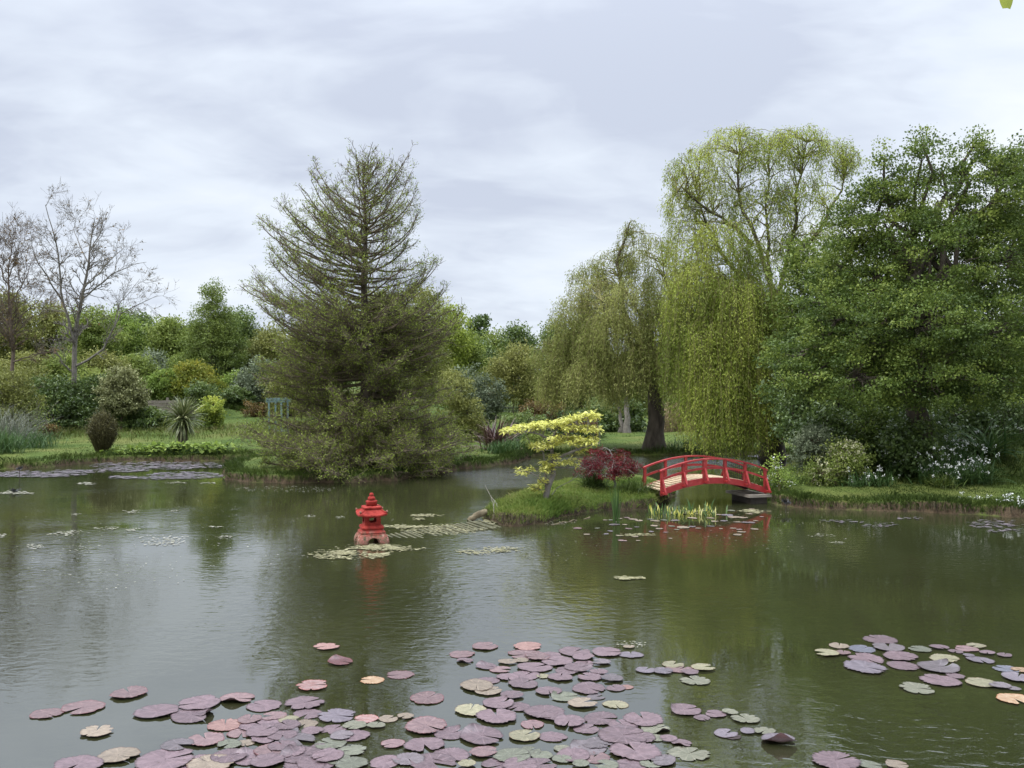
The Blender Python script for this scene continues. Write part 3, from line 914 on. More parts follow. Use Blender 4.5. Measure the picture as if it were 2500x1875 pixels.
def traced_tree(name, label, cat, px, d, lines, bark, L=1.2, per_m=1.6, levels=3, leafmat=None, leafn=0, leaf=.07, group=None, minr=.008, up=.12, base_py=None, shrink=.55):
    b0 = base(px, d)
    t = thing(name, label, cat, b0, group)
    LN = []
    for pts, r0, r1, dep in lines:
        n = 12
        P = resample([W(x, y, d + dep * k / max(1, len(pts) - 1)) for k, (x, y) in enumerate(pts)], n)
        P[1:-1] += rng.normal(0, .02, (n - 2, 3))
        LN.append((P, np.linspace(r0, r1, n)))
    LN[0][0][0, 2] = b0[2] - .2
    mb = MB()
    for P, R in LN:
        tubes(mb, P, R, 8)
    mb.build('trunk', M[bark], t, b0)
    P0, D, r = side_starts(LN, per_m)
    r = np.clip(r, minr, .05)
    Ls = L * rng.uniform(.5, 1.3, len(P0))
    out, tips = grow(P0, D, Ls, r, levels, up, shrink=shrink)
    mb = MB()
    for P, R in out:
        tubes(mb, P, np.maximum(R, minr * .55), 4)
    mb.build('branch_crown', M[bark], t, b0)
    if leafmat:
        q = tips[rng.choice(len(tips), min(leafn, len(tips)), replace=False)]
        mb = MB(); leaves(mb, q, leaf, .5, tint=rng.random(len(q)))
        mb.build('young_leaves', M[leafmat], t, b0)
    return t


def c1(x, y):
    return (x * .4522, 450 + y * .4522)


traced_tree('bare_tree', 'tall nearly leafless pale trunked tree at left, rising above the hedge', 'tree', 181, 38.0, [
    ([c1(400, 1060), c1(398, 940), c1(408, 800), c1(430, 690), c1(450, 570), c1(480, 400), c1(492, 290), c1(510, 190)], 0.122, 0.017, .4),
    ([c1(398, 840), c1(370, 720), c1(340, 630), c1(322, 480), c1(310, 330), c1(270, 200), c1(245, 110)], 0.065, 0.014, -.8),
    ([c1(330, 620), c1(280, 540), c1(225, 450), c1(180, 380), c1(165, 260)], 0.040, 0.008, -1.3),
    ([c1(445, 620), c1(520, 560), c1(600, 490), c1(700, 435), c1(790, 420)], 0.040, 0.008, .8),
    ([c1(455, 560), c1(540, 480), c1(600, 400), c1(670, 340)], 0.036, 0.008, -.8),
    ([c1(475, 420), c1(430, 330), c1(400, 250), c1(405, 170)], 0.029, 0.007, 1.2),
    ([c1(485, 360), c1(530, 280), c1(565, 190)], 0.029, 0.007, .3),
    ([c1(320, 440), c1(370, 390), c1(440, 340)], 0.025, 0.007, .6),
    ([c1(412, 980), c1(480, 945), c1(560, 890), c1(620, 760), c1(660, 690), c1(760, 640), c1(850, 600)], 0.054, 0.008, 1.0),
    ([c1(620, 760), c1(640, 650), c1(720, 560), c1(755, 510)], 0.025, 0.007, .3),
    ([c1(390, 1010), c1(340, 970), c1(290, 880), c1(250, 860)], 0.043, 0.008, -.8),
    ([c1(440, 650), c1(380, 590), c1(330, 555), c1(260, 520)], 0.029, 0.007, -.9),
], 'bark_grey', L=1.0, per_m=3.6, levels=3, leafmat='rust', leafn=700, leaf=.10, minr=.0075)
traced_tree('russet_tree', 'reddish brown budding tree at the far left edge, twigs rising beside the pale tree', 'tree', 29, 34.0, [
    ([c1(65, 1060), c1(70, 900), c1(58, 720), c1(45, 560), c1(50, 430), c1(70, 300)], 0.079, 0.010, .3),
    ([c1(58, 640), c1(110, 560), c1(150, 480), c1(175, 400)], 0.029, 0.007, .6),
    ([c1(48, 560), c1(10, 470), c1(-20, 380), c1(-10, 270)], 0.032, 0.007, -.6),
    ([c1(50, 500), c1(90, 400), c1(110, 290)], 0.025, 0.007, -.4),
    ([c1(66, 800), c1(120, 700), c1(200, 640), c1(240, 570)], 0.029, 0.007, .7),
    ([c1(68, 860), c1(0, 760), c1(-60, 680)], 0.036, 0.007, -.5),
    ([c1(70, 960), c1(150, 930), c1(240, 900)], 0.032, 0.007, .5),
], 'twig_red', L=1.05, per_m=6, levels=3, leafmat='rust', leafn=1800, leaf=.07, minr=.007)


# ------------------------------------------------------------------ the big twiggy conifer on the headland
def conifer():
    d0 = 23.0
    b0 = base(890, d0)
    t = thing('deciduous_conifer', 'big twiggy conifer just breaking into leaf on the headland, sparse top and dense skirt', 'tree', b0)
    prof = np.array([  # py, left px, right px
        (372, 868, 905), (400, 850, 990), (430, 768, 1012), (470, 735, 1018), (500, 694, 1022), (560, 668, 1012), (600, 648, 1000), (640, 624, 1050), (680, 618, 1060), (715, 622, 1000),
        (760, 632, 1098), (800, 660, 1112), (850, 690, 1092), (900, 622, 1104), (960, 604, 1122), (1020, 600, 1145), (1070, 606, 1168), (1110, 622, 1150), (1140, 650, 1125), (1160, 680, 1100)])
    zs = 2.2 + (HY - prof[:, 0]) * d0 / F
    o = np.argsort(zs)
    tx = lambda py: np.interp(py, [380, 560, 700, 900, 1165], [884, 893, 889, 893, 892])
    lft = (tx(prof[:, 0]) - prof[:, 1]) * d0 / F; rgt = (prof[:, 2] - tx(prof[:, 0])) * d0 / F
    zi, li, ri = zs[o], lft[o], rgt[o]
    ntr = 16
    pys = np.linspace(1170, 392, ntr)
    T = np.array([W(tx(p), p, d0) for p in pys]); T[:, 1] += rng.normal(0, .03, ntr)
    T[0, 2] = b0[2] - .25
    mb = MB(); tubes(mb, T, np.concatenate([[.24, .19], np.linspace(.165, .012, ntr - 2)]), 10)
    mb.build('trunk', M['bark'], t, b0)
    # primaries
    zlo, zhi = .35, T[-1, 2]
    N = 365
    z = np.where(np.arange(N) < 235, zlo + (zhi - zlo) * .55 * rng.random(N) ** 1.1, 3.9 + (zhi - 3.9) * rng.random(N) ** .85)
    z = np.where(np.arange(N) >= 305, rng.uniform(.3, 1.1, N), z)
    az = rng.uniform(0, 2 * pi, N)
    cx = np.cos(az)
    ext = np.where(cx > 0, np.interp(z, zi, ri), np.interp(z, zi, li))
    mean = (np.interp(z, zi, ri) + np.interp(z, zi, li)) / 2
    ext = (np.abs(cx) * ext + (1 - np.abs(cx)) * mean) * np.interp(z, [2.6, 3.8], [.91, 1.03])
    ext = ext * np.where((np.arange(N) >= 305) & (np.sin(az) < 0), 1.22, 1.0) * np.where(z > 3.8, rng.uniform(.72, 1.05, N), rng.uniform(.6, 1.03, N)) + .1
    zt = np.interp(z, T[:, 2], np.arange(ntr)); j = zt.astype(int).clip(0, ntr - 2); fr = (zt - j)[:, None]
    lift = np.interp(z, [0, 1.5, 3.5, 5, 6.5, 8.4], [.0, .02, .06, .18, .38, .8]) * ext * rng.uniform(.45, 1.5, N) - np.where(np.arange(N) >= 305, .13 * ext, 0)      # tips rise above where they leave the trunk
    S0z = np.clip(z - lift * .75, .35, None)
    zt = np.interp(S0z, T[:, 2], np.arange(ntr)); j = zt.astype(int).clip(0, ntr - 2); fr = (zt - j)[:, None]
    S0 = T[j] * (1 - fr) + T[j + 1] * fr
    E = S0 + np.stack([np.cos(az) * ext, np.sin(az) * ext, lift], -1)
    n = 12
    tt = np.linspace(0, 1, n)[None, :, None]
    P = S0[:, None] * (1 - tt) + E[:, None] * tt
    P[..., 2] += -(np.sin(tt[..., 0] * pi) * .07 * ext[:, None]) + .16 * ext[:, None] * np.clip(tt[..., 0] - .75, 0, 1) ** 1.0
    wob = np.cumsum(rng.normal(0, .03, (N, n, 3)), 1) * np.array([1, 1, .5]) * ext[:, None, None] * .55
    P += wob - wob[:, :1]
    P[..., 2] = np.maximum(P[..., 2], .08)
    # the main limbs of the open top, sweeping out and then up
    tips = [(770, 408), (792, 445), (830, 425), (868, 388), (905, 384), (935, 388), (960, 398), (985, 408), (1000, 432), (1010, 470), (735, 472), (698, 502), (1018, 522), (672, 560), (650, 602), (998, 582), (1068, 640), (624, 672), (1045, 655),
            (630, 742), (1086, 708), (1118, 758), (720, 545), (960, 462), (832, 485), (905, 440), (760, 520), (690, 620), (950, 540), (980, 640), (660, 690), (1010, 700), (800, 560), (740, 640)]
    EP, EZ, EX = [], [], []
    for (x_, y_) in tips:
        for rep in range(2):
            x = x_ + rng.normal(0, 9) * rep; y = y_ + abs(rng.normal(0, 16)) * rep
            dep = rng.normal(0, .55) * (1 if rep == 0 else 1.6)
            ys = min(y + abs(x - tx(y)) * rng.uniform(.22, .42) + rng.uniform(35, 75), 900)
            A_ = W(tx(ys), ys, d0); B_ = W(x, y, d0 + dep)
            Cc = A_ + (B_ - A_) * [.72, .72, rng.uniform(.18, .36)]
            q_ = np.linspace(0, 1, n)[:, None]
            c_ = A_ * (1 - q_) ** 2 + 2 * Cc * q_ * (1 - q_) + B_ * q_ ** 2
            c_[1:] += np.cumsum(rng.normal(0, .014, (n - 1, 3)), 0)
            EP.append(c_); EZ.append(B_[2]); EX.append(np.linalg.norm(B_ - A_))
    P = np.concatenate([P, np.array(EP)]); z = np.concatenate([z, np.maximum(EZ, 4.3)]); ext = np.concatenate([ext, EX]); N = len(P)
    r0 = np.clip(.012 + .016 * ext, .014, .05) * np.interp(z, [3.5, 5], [1, .72])
    mb = MB(); tubes(mb, P, r0[:, None] * np.linspace(1, .25, n)[None], 5)
    # secondaries, mostly in the plane of the branch
    dens = np.interp(z, [0, 3.0, 4.2, 6, 8.5], [22, 21, 11, 10, 12])
    kk = np.maximum(4, (dens * ext / 1.6)).astype(int) + 2
    idx = np.repeat(np.arange(N), kk); Ns = len(idx)
    pos = rng.uniform(.14, 1.0, Ns); q = pos * (n - 1); jj = q.astype(int).clip(0, n - 2); f = (q - jj)[:, None]
    B = P[idx, jj] * (1 - f) + P[idx, jj + 1] * f
    ax = unit(P[idx, jj + 1] - P[idx, jj])
    sgn = np.where(rng.random(Ns) < .5, 1, -1)[:, None]
    sd = unit(np.cross(ax, [0, 0, 1.])) * sgn
    L2 = (.18 + .34 * ext[idx] * (1.12 - pos) ** .8 * .62) * rng.uniform(.5, 1.2, Ns)
    low = (z[idx] < 3.6).astype(float)
    D2 = unit(ax * rng.uniform(.45, 1.0, (Ns, 1)) + sd * rng.uniform(.4, 1, (Ns, 1)) + np.stack([np.zeros(Ns), np.zeros(Ns), rng.normal(.12, .22, Ns) - low * rng.uniform(0, .55, Ns) * (rng.random(Ns) < .35)], -1))
    n2 = 5
    t2 = np.linspace(0, 1, n2)[None, :, None]
    P2 = B[:, None] + D2[:, None] * L2[:, None, None] * t2
    P2[..., 2] += (t2[..., 0] ** 2) * (L2 * rng.normal(.12, .12, Ns))[:, None]
    P2[:, 1:] += rng.normal(0, .022, (Ns, n2 - 1, 3)) * L2[:, None, None] * 1.6
    P2[..., 2] = np.maximum(P2[..., 2], .04)
    tubes(mb, P2, np.interp(z[idx], [3.2, 5], [.0065, .0052])[:, None] * np.linspace(1, .55, n2), 3)
    # twigs
    k3 = rng.integers(3, 7, Ns); id3 = np.repeat(np.arange(Ns), k3); N3 = len(id3)
    j3 = rng.integers(1, n2, N3)
    B3 = P2[id3, j3]; a3 = unit(P2[id3, j3] - P2[id3, j3 - 1])
    D3 = unit(a3 + rdir(N3) * .95 + [0, 0, .1])
    L3 = L2[id3] * rng.uniform(.25, .5, N3) + .05
    t3 = np.linspace(0, 1, 3)[None, :, None]
    P3 = B3[:, None] + D3[:, None] * L3[:, None, None] * t3
    P3[:, 1:] += rng.normal(0, .06, (N3, 2, 3)) * L3[:, None, None]
    P3[..., 2] = np.maximum(P3[..., 2], .03)
    tubes(mb, P3, np.full((N3, 3), .0048) * np.linspace(1, .7, 3), 3)
    mb.build('branch_crown', M['twig'], t, b0)
    # tufts of new needles
    zz3 = B3[:, 2]
    pr = np.interp(zz3, [0, 2, 4.5, 6.5, 8, 8.8], [.70, .70, .62, .55, .35, .12])
    sel = rng.random(N3) < pr
    c = P3[sel][:, rng.integers(1, 3)]
    m = np.repeat(np.arange(len(c)), 5)
    cc = c[m] + rng.normal(0, .045, (len(m), 3))
    mb = MB()
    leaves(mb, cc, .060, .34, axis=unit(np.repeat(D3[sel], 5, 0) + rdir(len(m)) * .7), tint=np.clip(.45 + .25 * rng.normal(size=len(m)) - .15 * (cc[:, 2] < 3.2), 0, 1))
    mb.build('needle_tufts', M['needle'], t, b0)
    return t


conifer()


# ------------------------------------------------------------------ weeping willows
def willow(name, label, px, d, trunk_pts, lobes, mat, limbs, trunk_r, leaf=.095, seed_sparse=1.8, bark='bark', mat2=None, hem=None):
    """lobes: px, py, rx, ry, depth, n strands, Lmin, Lmax"""
    b0 = base(px, d)
    t = thing(name, label, 'tree', b0)
    C, Rd = lobes_px([l[:5] for l in lobes], d)
    LN = []
    mb = MB()
    TP = resample([W(x, y, d) for x, y in trunk_pts], 14)
    TP[0, 2] = b0[2] - .2
    TP[1:-1] += rng.normal(0, .015, (12, 3))
    rt = trunk_r * np.interp(np.linspace(0, 1, 14), [0, .06, .15, .6, 1], [1.75, 1.25, 1.0, .85, .55])
    tubes(mb, TP, rt, 14)
    ring = []
    for k, (pts, r0, dep) in enumerate(limbs):
        P = resample([W(x, y, d + dep * q / max(1, len(pts) - 1)) for q, (x, y) in enumerate(pts)], 12)
        P[1:] += np.cumsum(rng.normal(0, .06, (11, 3)), 0) * .7
        ring.append((P, np.linspace(r0, r0 * .25, 12)))
        tubes(mb, P, np.linspace(r0, r0 * .18, 12), 8)
    mb.build('trunk', M[bark], t, b0)
    pts = np.concatenate([P[3:] for P, _ in ring] + [TP[8:]])
    O, Ls, U = [], [], []
    for l, c, r in zip(lobes, C, Rd):
        n = int(l[5] * seed_sparse)
        u = rdir(n, .35); rr = rng.uniform(.35, 1, n) ** .6
        O.append(c + u * r * rr[:, None]); Ls.append(rng.uniform(l[6], l[7], n)); U.append(u)
    O = np.concatenate(O); Ls = np.concatenate(Ls); U = np.concatenate(U)
    # fine boughs: from the limbs to groups of strand origins, arching over
    nb = len(O) // 7
    bi = rng.choice(len(O), nb, replace=False)
    e = O[bi]
    s = np.empty_like(e)
    for a in range(0, nb, 300):
        q = e[a:a + 300]
        dd = ((q[:, None] - pts[None]) ** 2).sum(-1) + np.maximum(0, pts[None, :, 2] - q[:, None, 2] + .2) * 3
        s[a:a + 300] = pts[(dd * rng.uniform(.25, 1.6, dd.shape)).argmin(1)]
    Q = curve(s, e, 8, .12, .035)
    mb = MB()
    tubes(mb, Q, .021 * rng.uniform(.6, 1.3, nb)[:, None] * np.linspace(1, .3, 8)[None], 4)
    bp = Q[:, 4:].reshape(-1, 3)
    # strands hang from the boughs
    N = len(O)
    n = 7
    tt = np.linspace(0, 1, n)[None, :, None]
    hor = U.copy(); hor[:, 2] = 0; hor = unit(hor + rng.normal(0, .4, (N, 3)) * [1, 1, 0])
    bot = np.maximum(O[:, 2] - Ls, b0[2] * .3 + rng.uniform(-.12, .45, N))
    gzb = gz(O[:, 0], O[:, 1])
    if hem is not None:
        bot = np.maximum(bot, np.interp(O[:, 0] / O[:, 1] * F + CX, *hem) + rng.uniform(-.15, .8, N))
    bot = np.maximum(bot, np.maximum(gzb, 0) + .05)
    Ls = np.maximum(O[:, 2] - bot, .15)
    P = np.repeat(O[:, None], n, 1)
    P = P + hor[:, None] * (np.minimum(.5, Ls * .35)[:, None, None] * np.sqrt(tt)) * .8
    P[..., 2] -= Ls[:, None] * tt[..., 0] ** 1.15 - .10 * np.sin(tt[..., 0] * pi * .5) * np.minimum(Ls, 1)[:, None] * (1 - tt[..., 0])
    P[:, 1:] += np.cumsum(rng.normal(0, .022, (N, n - 1, 3)), 1) * [1, 1, .2]
    tubes(mb, P, np.full((N, n), .0065) * np.linspace(1, .6, n), 3)
    mb.build('bough', M['twig_olive'], t, b0)
    k = np.maximum(9, (Ls / .026)).astype(int)
    idx = np.repeat(np.arange(N), k); NN = len(idx)
    q = rng.random(NN) * (n - 1); j = q.astype(int).clip(0, n - 2); f = (q - j)[:, None]
    c = P[idx, j] * (1 - f) + P[idx, j + 1] * f
    ax = unit(P[idx, j + 1] - P[idx, j]) * .8 + rdir(NN) * .75
    st = np.clip(vnoise(O[:, 0] * 1.3 + 3, O[:, 2] * 1.3 + O[:, 1]) * 1.3 - .15 + rng.normal(0, .12, N), 0, 1)
    side = rng.normal(0, .07, (NN, 3))
    mb = MB(); leaves(mb, c + side, leaf, .25, axis=ax, tint=np.clip(st[idx] + rng.normal(0, .14, NN), 0, 1))
    mb.build('foliage', M[mat], t, b0)
    return t


willow('weeping_willow', 'weeping willow on the far lawn with a thick bare trunk and lifted skirt', 1597, 30.1,
       [(1597, 1097), (1599, 1060), (1602, 1010), (1601, 960), (1596, 900), (1590, 850), (1580, 800)],
       [(1400, 780, 60, 70, .4, 130, .2, .7), (1440, 690, 55, 60, .6, 100, .2, .6), (1350, 870, 50, 55, .9, 110, .2, .7), (1545, 590, 45, 60, 0, 70, .2, .5), (1500, 660, 60, 60, .5, 70, .3, .8), (1590, 640, 70, 70, -.3, 80, .3, .9), (1640, 700, 70, 70, .5, 80, .5, 1.0),
        (1470, 730, 60, 65, 0, 120, .3, .8), (1545, 740, 90, 70, -1, 130, .6, 1.3), (1620, 790, 80, 70, -1.2, 120, .7, 1.4), (1430, 820, 65, 65, 0, 160, .4, 1.1), (1500, 820, 90, 70, -1.2, 170, .5, 1.2),
        (1400, 880, 65, 60, .3, 170, .4, 1.0), (1455, 910, 70, 55, -1, 170, .4, 1.0), (1365, 930, 50, 55, .8, 150, .3, .8), (1530, 930, 70, 45, 1.5, 140, .3, .7), (1560, 880, 70, 50, -1.6, 100, .5, 1.0), (1655, 870, 60, 70, -.5, 110, .8, 1.5)],
       'willow_gold', [([(1598, 930), (1570, 860), (1530, 770), (1515, 660), (1545, 570)], .14, .2), ([(1598, 900), (1620, 810), (1630, 720), (1600, 640)], .13, -.4), ([(1597, 940), (1540, 890), (1470, 850), (1410, 860)], .11, .3),
                  ([(1596, 900), (1540, 840), (1490, 790), (1465, 740)], .10, -1), ([(1600, 940), (1640, 880), (1670, 830), (1680, 800)], .10, -.6), ([(1598, 930), (1550, 890), (1480, 880), (1380, 920)], .09, 1.0),
                  ([(1597, 900), (1590, 830), (1560, 780), (1540, 740)], .1, -1.4)],
       .30, mat2='willow_gold')
willow('weeping_willow', 'taller weeping willow, airy golden top and long leafy curtain hanging behind the red bridge', 1885, 27.5,
       [(1885, 1130), (1886, 1050), (1888, 950), (1890, 850), (1892, 760), (1894, 710)],
       [(1700, 420, 75, 60, 0, 130, .15, .45), (1660, 500, 45, 55, .3, 80, .15, .5), (1790, 360, 90, 55, -.3, 150, .15, .45), (1880, 380, 80, 60, .4, 120, .15, .45), (1950, 350, 80, 50, 0, 120, .15, .4), (2030, 385, 65, 50, .5, 100, .15, .4),
        (2075, 400, 40, 40, .2, 30, .25, .5), (1750, 490, 80, 65, .5, 110, .2, .6), (1860, 500, 100, 70, 0, 130, .2, .6), (1960, 490, 80, 70, -.4, 110, .2, .6), (1680, 590, 60, 70, 0, 70, .5, 1.2), (1770, 600, 90, 70, -.8, 100, .7, 1.5),
        (1990, 600, 80, 70, .5, 70, .5, 1.0), (1880, 620, 80, 70, .8, 60, .6, 1.3), (1700, 700, 70, 70, -.8, 130, 1.0, 2.2), (1790, 720, 90, 70, -1.2, 170, 1.4, 2.8), (1870, 740, 70, 60, -1.0, 110, 1.4, 2.8),
        (1735, 820, 70, 60, -1.4, 170, 2.2, 3.4), (1810, 840, 70, 60, -1.6, 190, 2.4, 3.6), (1880, 860, 70, 55, -1.4, 170, 2.2, 3.2), (1945, 880, 55, 50, -1.0, 110, 1.8, 3.0), (1680, 800, 45, 60, -.8, 80, 1.2, 2.6), (1770, 930, 60, 50, -1.9, 110, 1.4, 2.6)],
       'willow', [([(1891, 790), (1878, 690), (1840, 600), (1800, 520), (1790, 430), (1800, 350)], .10, -.3), ([(1892, 760), (1920, 650), (1945, 560), (1950, 460), (1960, 370)], .095, .2), ([(1890, 800), (1840, 720), (1770, 640), (1720, 560), (1690, 460)], .09, .4),
                  ([(1930, 640), (1985, 560), (2030, 470), (2060, 410)], .09, .4), ([(1840, 600), (1770, 530), (1700, 480), (1660, 470)], .08, -.3), ([(1890, 850), (1830, 790), (1760, 760), (1690, 770)], .13, -1.2),
                  ([(1890, 820), (1850, 760), (1810, 740), (1790, 760)], .11, -1.8), ([(1890, 830), (1920, 770), (1950, 790), (1965, 860)], .10, -1.2), ([(1880, 700), (1880, 600), (1870, 500), (1880, 410)], .07, .5)],
       .34, hem=([1620, 1675, 1710, 1835, 1870, 1960], [1.15, .8, .12, .12, .65, 1.0]))

# ------------------------------------------------------------------ hawthorn and neighbours on the right bank
HB = dict(cat='tree')
leafy_tree('hawthorn_tree', 'large dark green hawthorn spreading over the white flowered right bank', 'tree', 2235, 18.8, [
    (2160, 545, 100, 80), (2290, 490, 105, 85), (2420, 495, 95, 90), (2120, 670, 130, 90, .3), (2270, 640, 140, 110, -.4), (2430, 640, 120, 120, .3), (2030, 745, 80, 70, 0), (2100, 800, 125, 80, -.8),
    (2240, 800, 150, 100, -1.2), (2400, 810, 140, 100, -.6), (1955, 860, 65, 55, -.2), (1975, 920, 80, 45, -.6), (2090, 920, 130, 60, -1.0), (2260, 930, 130, 60, -1.3), (2400, 930, 120, 60, -.8), (2160, 440, 38, 46), (2158, 396, 14, 30), (2120, 460, 26, 34), (2250, 395, 34, 44), (2254, 358, 14, 30), (2300, 420, 28, 40), (2370, 398, 38, 44), (2376, 358, 16, 30), (2445, 395, 28, 46), (2420, 362, 13, 30), (2480, 405, 26, 34),
    (2070, 560, 50, 60, .4), (1910, 930, 36, 30, -.3)], 'haw', .26, 'bark', n=1500, per=92, spread=.135, size=.056, aspect=.7, inner=.5, out=.12, frac=.75, tintr=(.05, .8), topbias=.15, flat=.38, twig_r=.011, base_px=2240)
leafy_tree('hawthorn_tree', 'second dark tree at the right edge with its trunk leaning behind the hawthorn', 'tree', 2500, 21.5, [
    (2520, 480, 100, 100), (2560, 620, 110, 110), (2500, 760, 110, 100), (2580, 820, 120, 110), (2480, 860, 80, 60, -.4), (2440, 600, 70, 90, .5), (2490, 390, 50, 50)], 'haw', .2, 'bark', n=420, per=80, spread=.2, size=.075, aspect=.7, inner=.45, frac=.6, topbias=.15, base_px=2520)
leafy_tree('ash_sapling', 'lighter green young tree squeezed between the tall willow and the hawthorn', 'tree', 1960, 24.0, [
    (1975, 620, 48, 52), (1955, 690, 52, 52), (2015, 670, 55, 60), (1935, 760, 40, 46), (1995, 780, 70, 60), (1960, 850, 55, 60)], 'haw', .09, 'bark_grey', n=200, per=44, spread=.2, size=.11, aspect=.5, tintr=(.2, .7), base_px=1975)

# dark understorey under the hawthorn
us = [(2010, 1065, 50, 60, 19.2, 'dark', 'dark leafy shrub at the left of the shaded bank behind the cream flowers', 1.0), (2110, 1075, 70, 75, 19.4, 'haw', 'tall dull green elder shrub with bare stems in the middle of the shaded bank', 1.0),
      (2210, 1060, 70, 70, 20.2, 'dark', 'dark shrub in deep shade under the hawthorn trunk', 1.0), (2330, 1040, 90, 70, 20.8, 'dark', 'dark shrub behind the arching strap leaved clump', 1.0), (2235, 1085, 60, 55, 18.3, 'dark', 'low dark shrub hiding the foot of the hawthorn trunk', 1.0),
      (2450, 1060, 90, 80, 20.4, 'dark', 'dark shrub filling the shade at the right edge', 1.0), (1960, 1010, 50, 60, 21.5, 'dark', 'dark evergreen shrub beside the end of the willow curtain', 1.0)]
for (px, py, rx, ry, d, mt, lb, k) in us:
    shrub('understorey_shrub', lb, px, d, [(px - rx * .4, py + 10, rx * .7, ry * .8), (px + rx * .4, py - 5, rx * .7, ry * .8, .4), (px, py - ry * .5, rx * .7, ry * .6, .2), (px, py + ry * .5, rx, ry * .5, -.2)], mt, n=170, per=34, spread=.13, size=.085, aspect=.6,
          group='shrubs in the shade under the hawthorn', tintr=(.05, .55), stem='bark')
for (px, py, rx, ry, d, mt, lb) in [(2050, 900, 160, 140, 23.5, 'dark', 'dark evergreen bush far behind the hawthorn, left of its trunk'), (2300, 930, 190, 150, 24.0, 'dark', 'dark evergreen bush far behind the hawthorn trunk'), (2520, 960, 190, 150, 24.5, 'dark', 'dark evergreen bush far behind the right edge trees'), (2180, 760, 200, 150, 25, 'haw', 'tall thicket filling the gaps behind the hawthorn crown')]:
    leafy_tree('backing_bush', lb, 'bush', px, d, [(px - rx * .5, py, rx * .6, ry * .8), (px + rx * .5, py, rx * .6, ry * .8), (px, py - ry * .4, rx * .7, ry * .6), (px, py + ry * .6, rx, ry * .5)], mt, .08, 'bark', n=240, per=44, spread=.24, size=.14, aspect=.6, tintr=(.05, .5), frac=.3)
shrub('silver_shrub', 'blue grey leaved shrub mound at the left foot of the shaded bank', 1985, 18.2, [(1985, 1085, 34, 36), (1968, 1110, 26, 30), (2000, 1105, 26, 34)], 'sage', n=130, per=46, spread=.07, size=.05, tintr=(.2, .7))


def flowering(name, label, px, d, L, matl, nfl, fl, fsize=.04, flmat='white', **kw):
    t = shrub(name, label, px, d, L, matl, **kw)
    C, Rd = lobes_px(L, d)
    cc, u, k = clump_centres(C, Rd, nfl, .8)
    keep = (cc[:, 2] > 0.1)
    cc, u = cc[keep], u[keep]
    b0 = np.array(t.location)
    mb = MB()
    m = np.repeat(np.arange(len(cc)), fl)
    leaves(mb, cc[m] + u[m] * .03 + rng.normal(0, .016, (len(m), 3)), fsize, .7, axis=rdir(len(m)) + [0, 0, -.3], tint=rng.random(len(m)))
    mb.build('bloom', M[flmat], t, b0)
    return t


flowering('cream_flowered_shrub', 'loose shrub speckled with cream flowers sloping beside the blue grey mound', 2040, 17.7, [(2065, 1105, 38, 30), (2040, 1130, 45, 28), (2005, 1155, 28, 26), (2085, 1125, 30, 30)], 'mid', 260, 5, .045, 'cream', n=130, per=36, spread=.07, size=.05)


def strap_clump(name, label, px, d, n, length, mat='iris', flowers=0, group=None, e0=(35, 85), droop=.5, width=.022, cat='plant', tint=(.1, .8), spread=.12, fmat='white', dz_=0):
    b0 = base(px, d); b0[2] += dz_
    t = thing(name, label, cat, b0, group)
    mb = MB(); straps(mb, b0, n, length, width, e0, droop, tint, spread)
    mb.build('foliage', M[mat], t, b0)
    if flowers:
        az = rng.uniform(0, 2 * pi, flowers); el = np.radians(rng.uniform(40, 88, flowers)); L = length * rng.uniform(.4, 1.3, flowers)
        D = np.stack([np.cos(az) * np.cos(el), np.sin(az) * np.cos(el), np.sin(el)], -1)
        s0 = b0 + rng.normal(0, spread, (flowers, 3)) * [1, 1, 0]
        P = curve(s0, s0 + D * L[:, None], 5, 0, .03)
        mb = MB(); tubes(mb, P, np.full((flowers, 5), .0045), 3); mb.build('flower_stem', M['iris'], t, b0)
        tip = P[:, -1]
        m = np.repeat(np.arange(flowers), 6)
        dv = rdir(len(m)) + [0, 0, -.9]
        mb = MB(); leaves(mb, tip[m] + rng.normal(0, .016, (len(m), 3)), .038, .55, axis=dv, tint=rng.random(len(m))); mb.build('bloom', M[fmat], t, b0)
    return t


GA = 'white flowered clumps on the right bank'
for px, d, n, L, fl, lb in [
    (2275, 17.5, 130, .62, 26, 'dense white flowered clump at the left of the bright flower drift'), (2330, 17.3, 150, .66, 34, 'widest white flowered clump in the middle of the flower drift'),
    (2390, 17.3, 140, .68, 32, 'white flowered clump at the right of the flower drift'), (2255, 18.3, 110, .75, 18, 'tall white flowered clump rising behind the left of the drift'),
    (2350, 18.2, 120, .55, 20, 'white flowered clump in the upper middle of the drift'), (2080, 17.3, 60, .4, 8, 'scattered white flowered tuft just right of the cream flowered shrub'), (2145, 17.2, 70, .42, 10, 'white flowered clump between the cream flowered shrub and the elder stems'),
    (2190, 18.1, 80, .55, 9, 'small white flowered clump beside the elder stems'),
    (2115, 17.4, 70, .34, 6, 'sparse white flowered tuft low on the bank under the elder'), (2300, 17.0, 170, .36, 8, 'bright yellowish green drooping clump with few flowers at the foot of the drift'),
    (2310, 19.3, 90, .8, 9, 'highest flowering clump in the shade, left of the arching strap leaves')]:
    strap_clump('white_flowered_clump', lb, px, d, n, L, 'iris' if 'yellowish' not in lb else 'grass', fl, GA, (30, 85), .55, .02)
strap_clump('arching_strap_plant', 'big clump of long arching strap leaves in the shade at the right', 2415, 18.6, 90, 1.15, 'iris', 5, None, (25, 80), .75, .04, tint=(.0, .9))
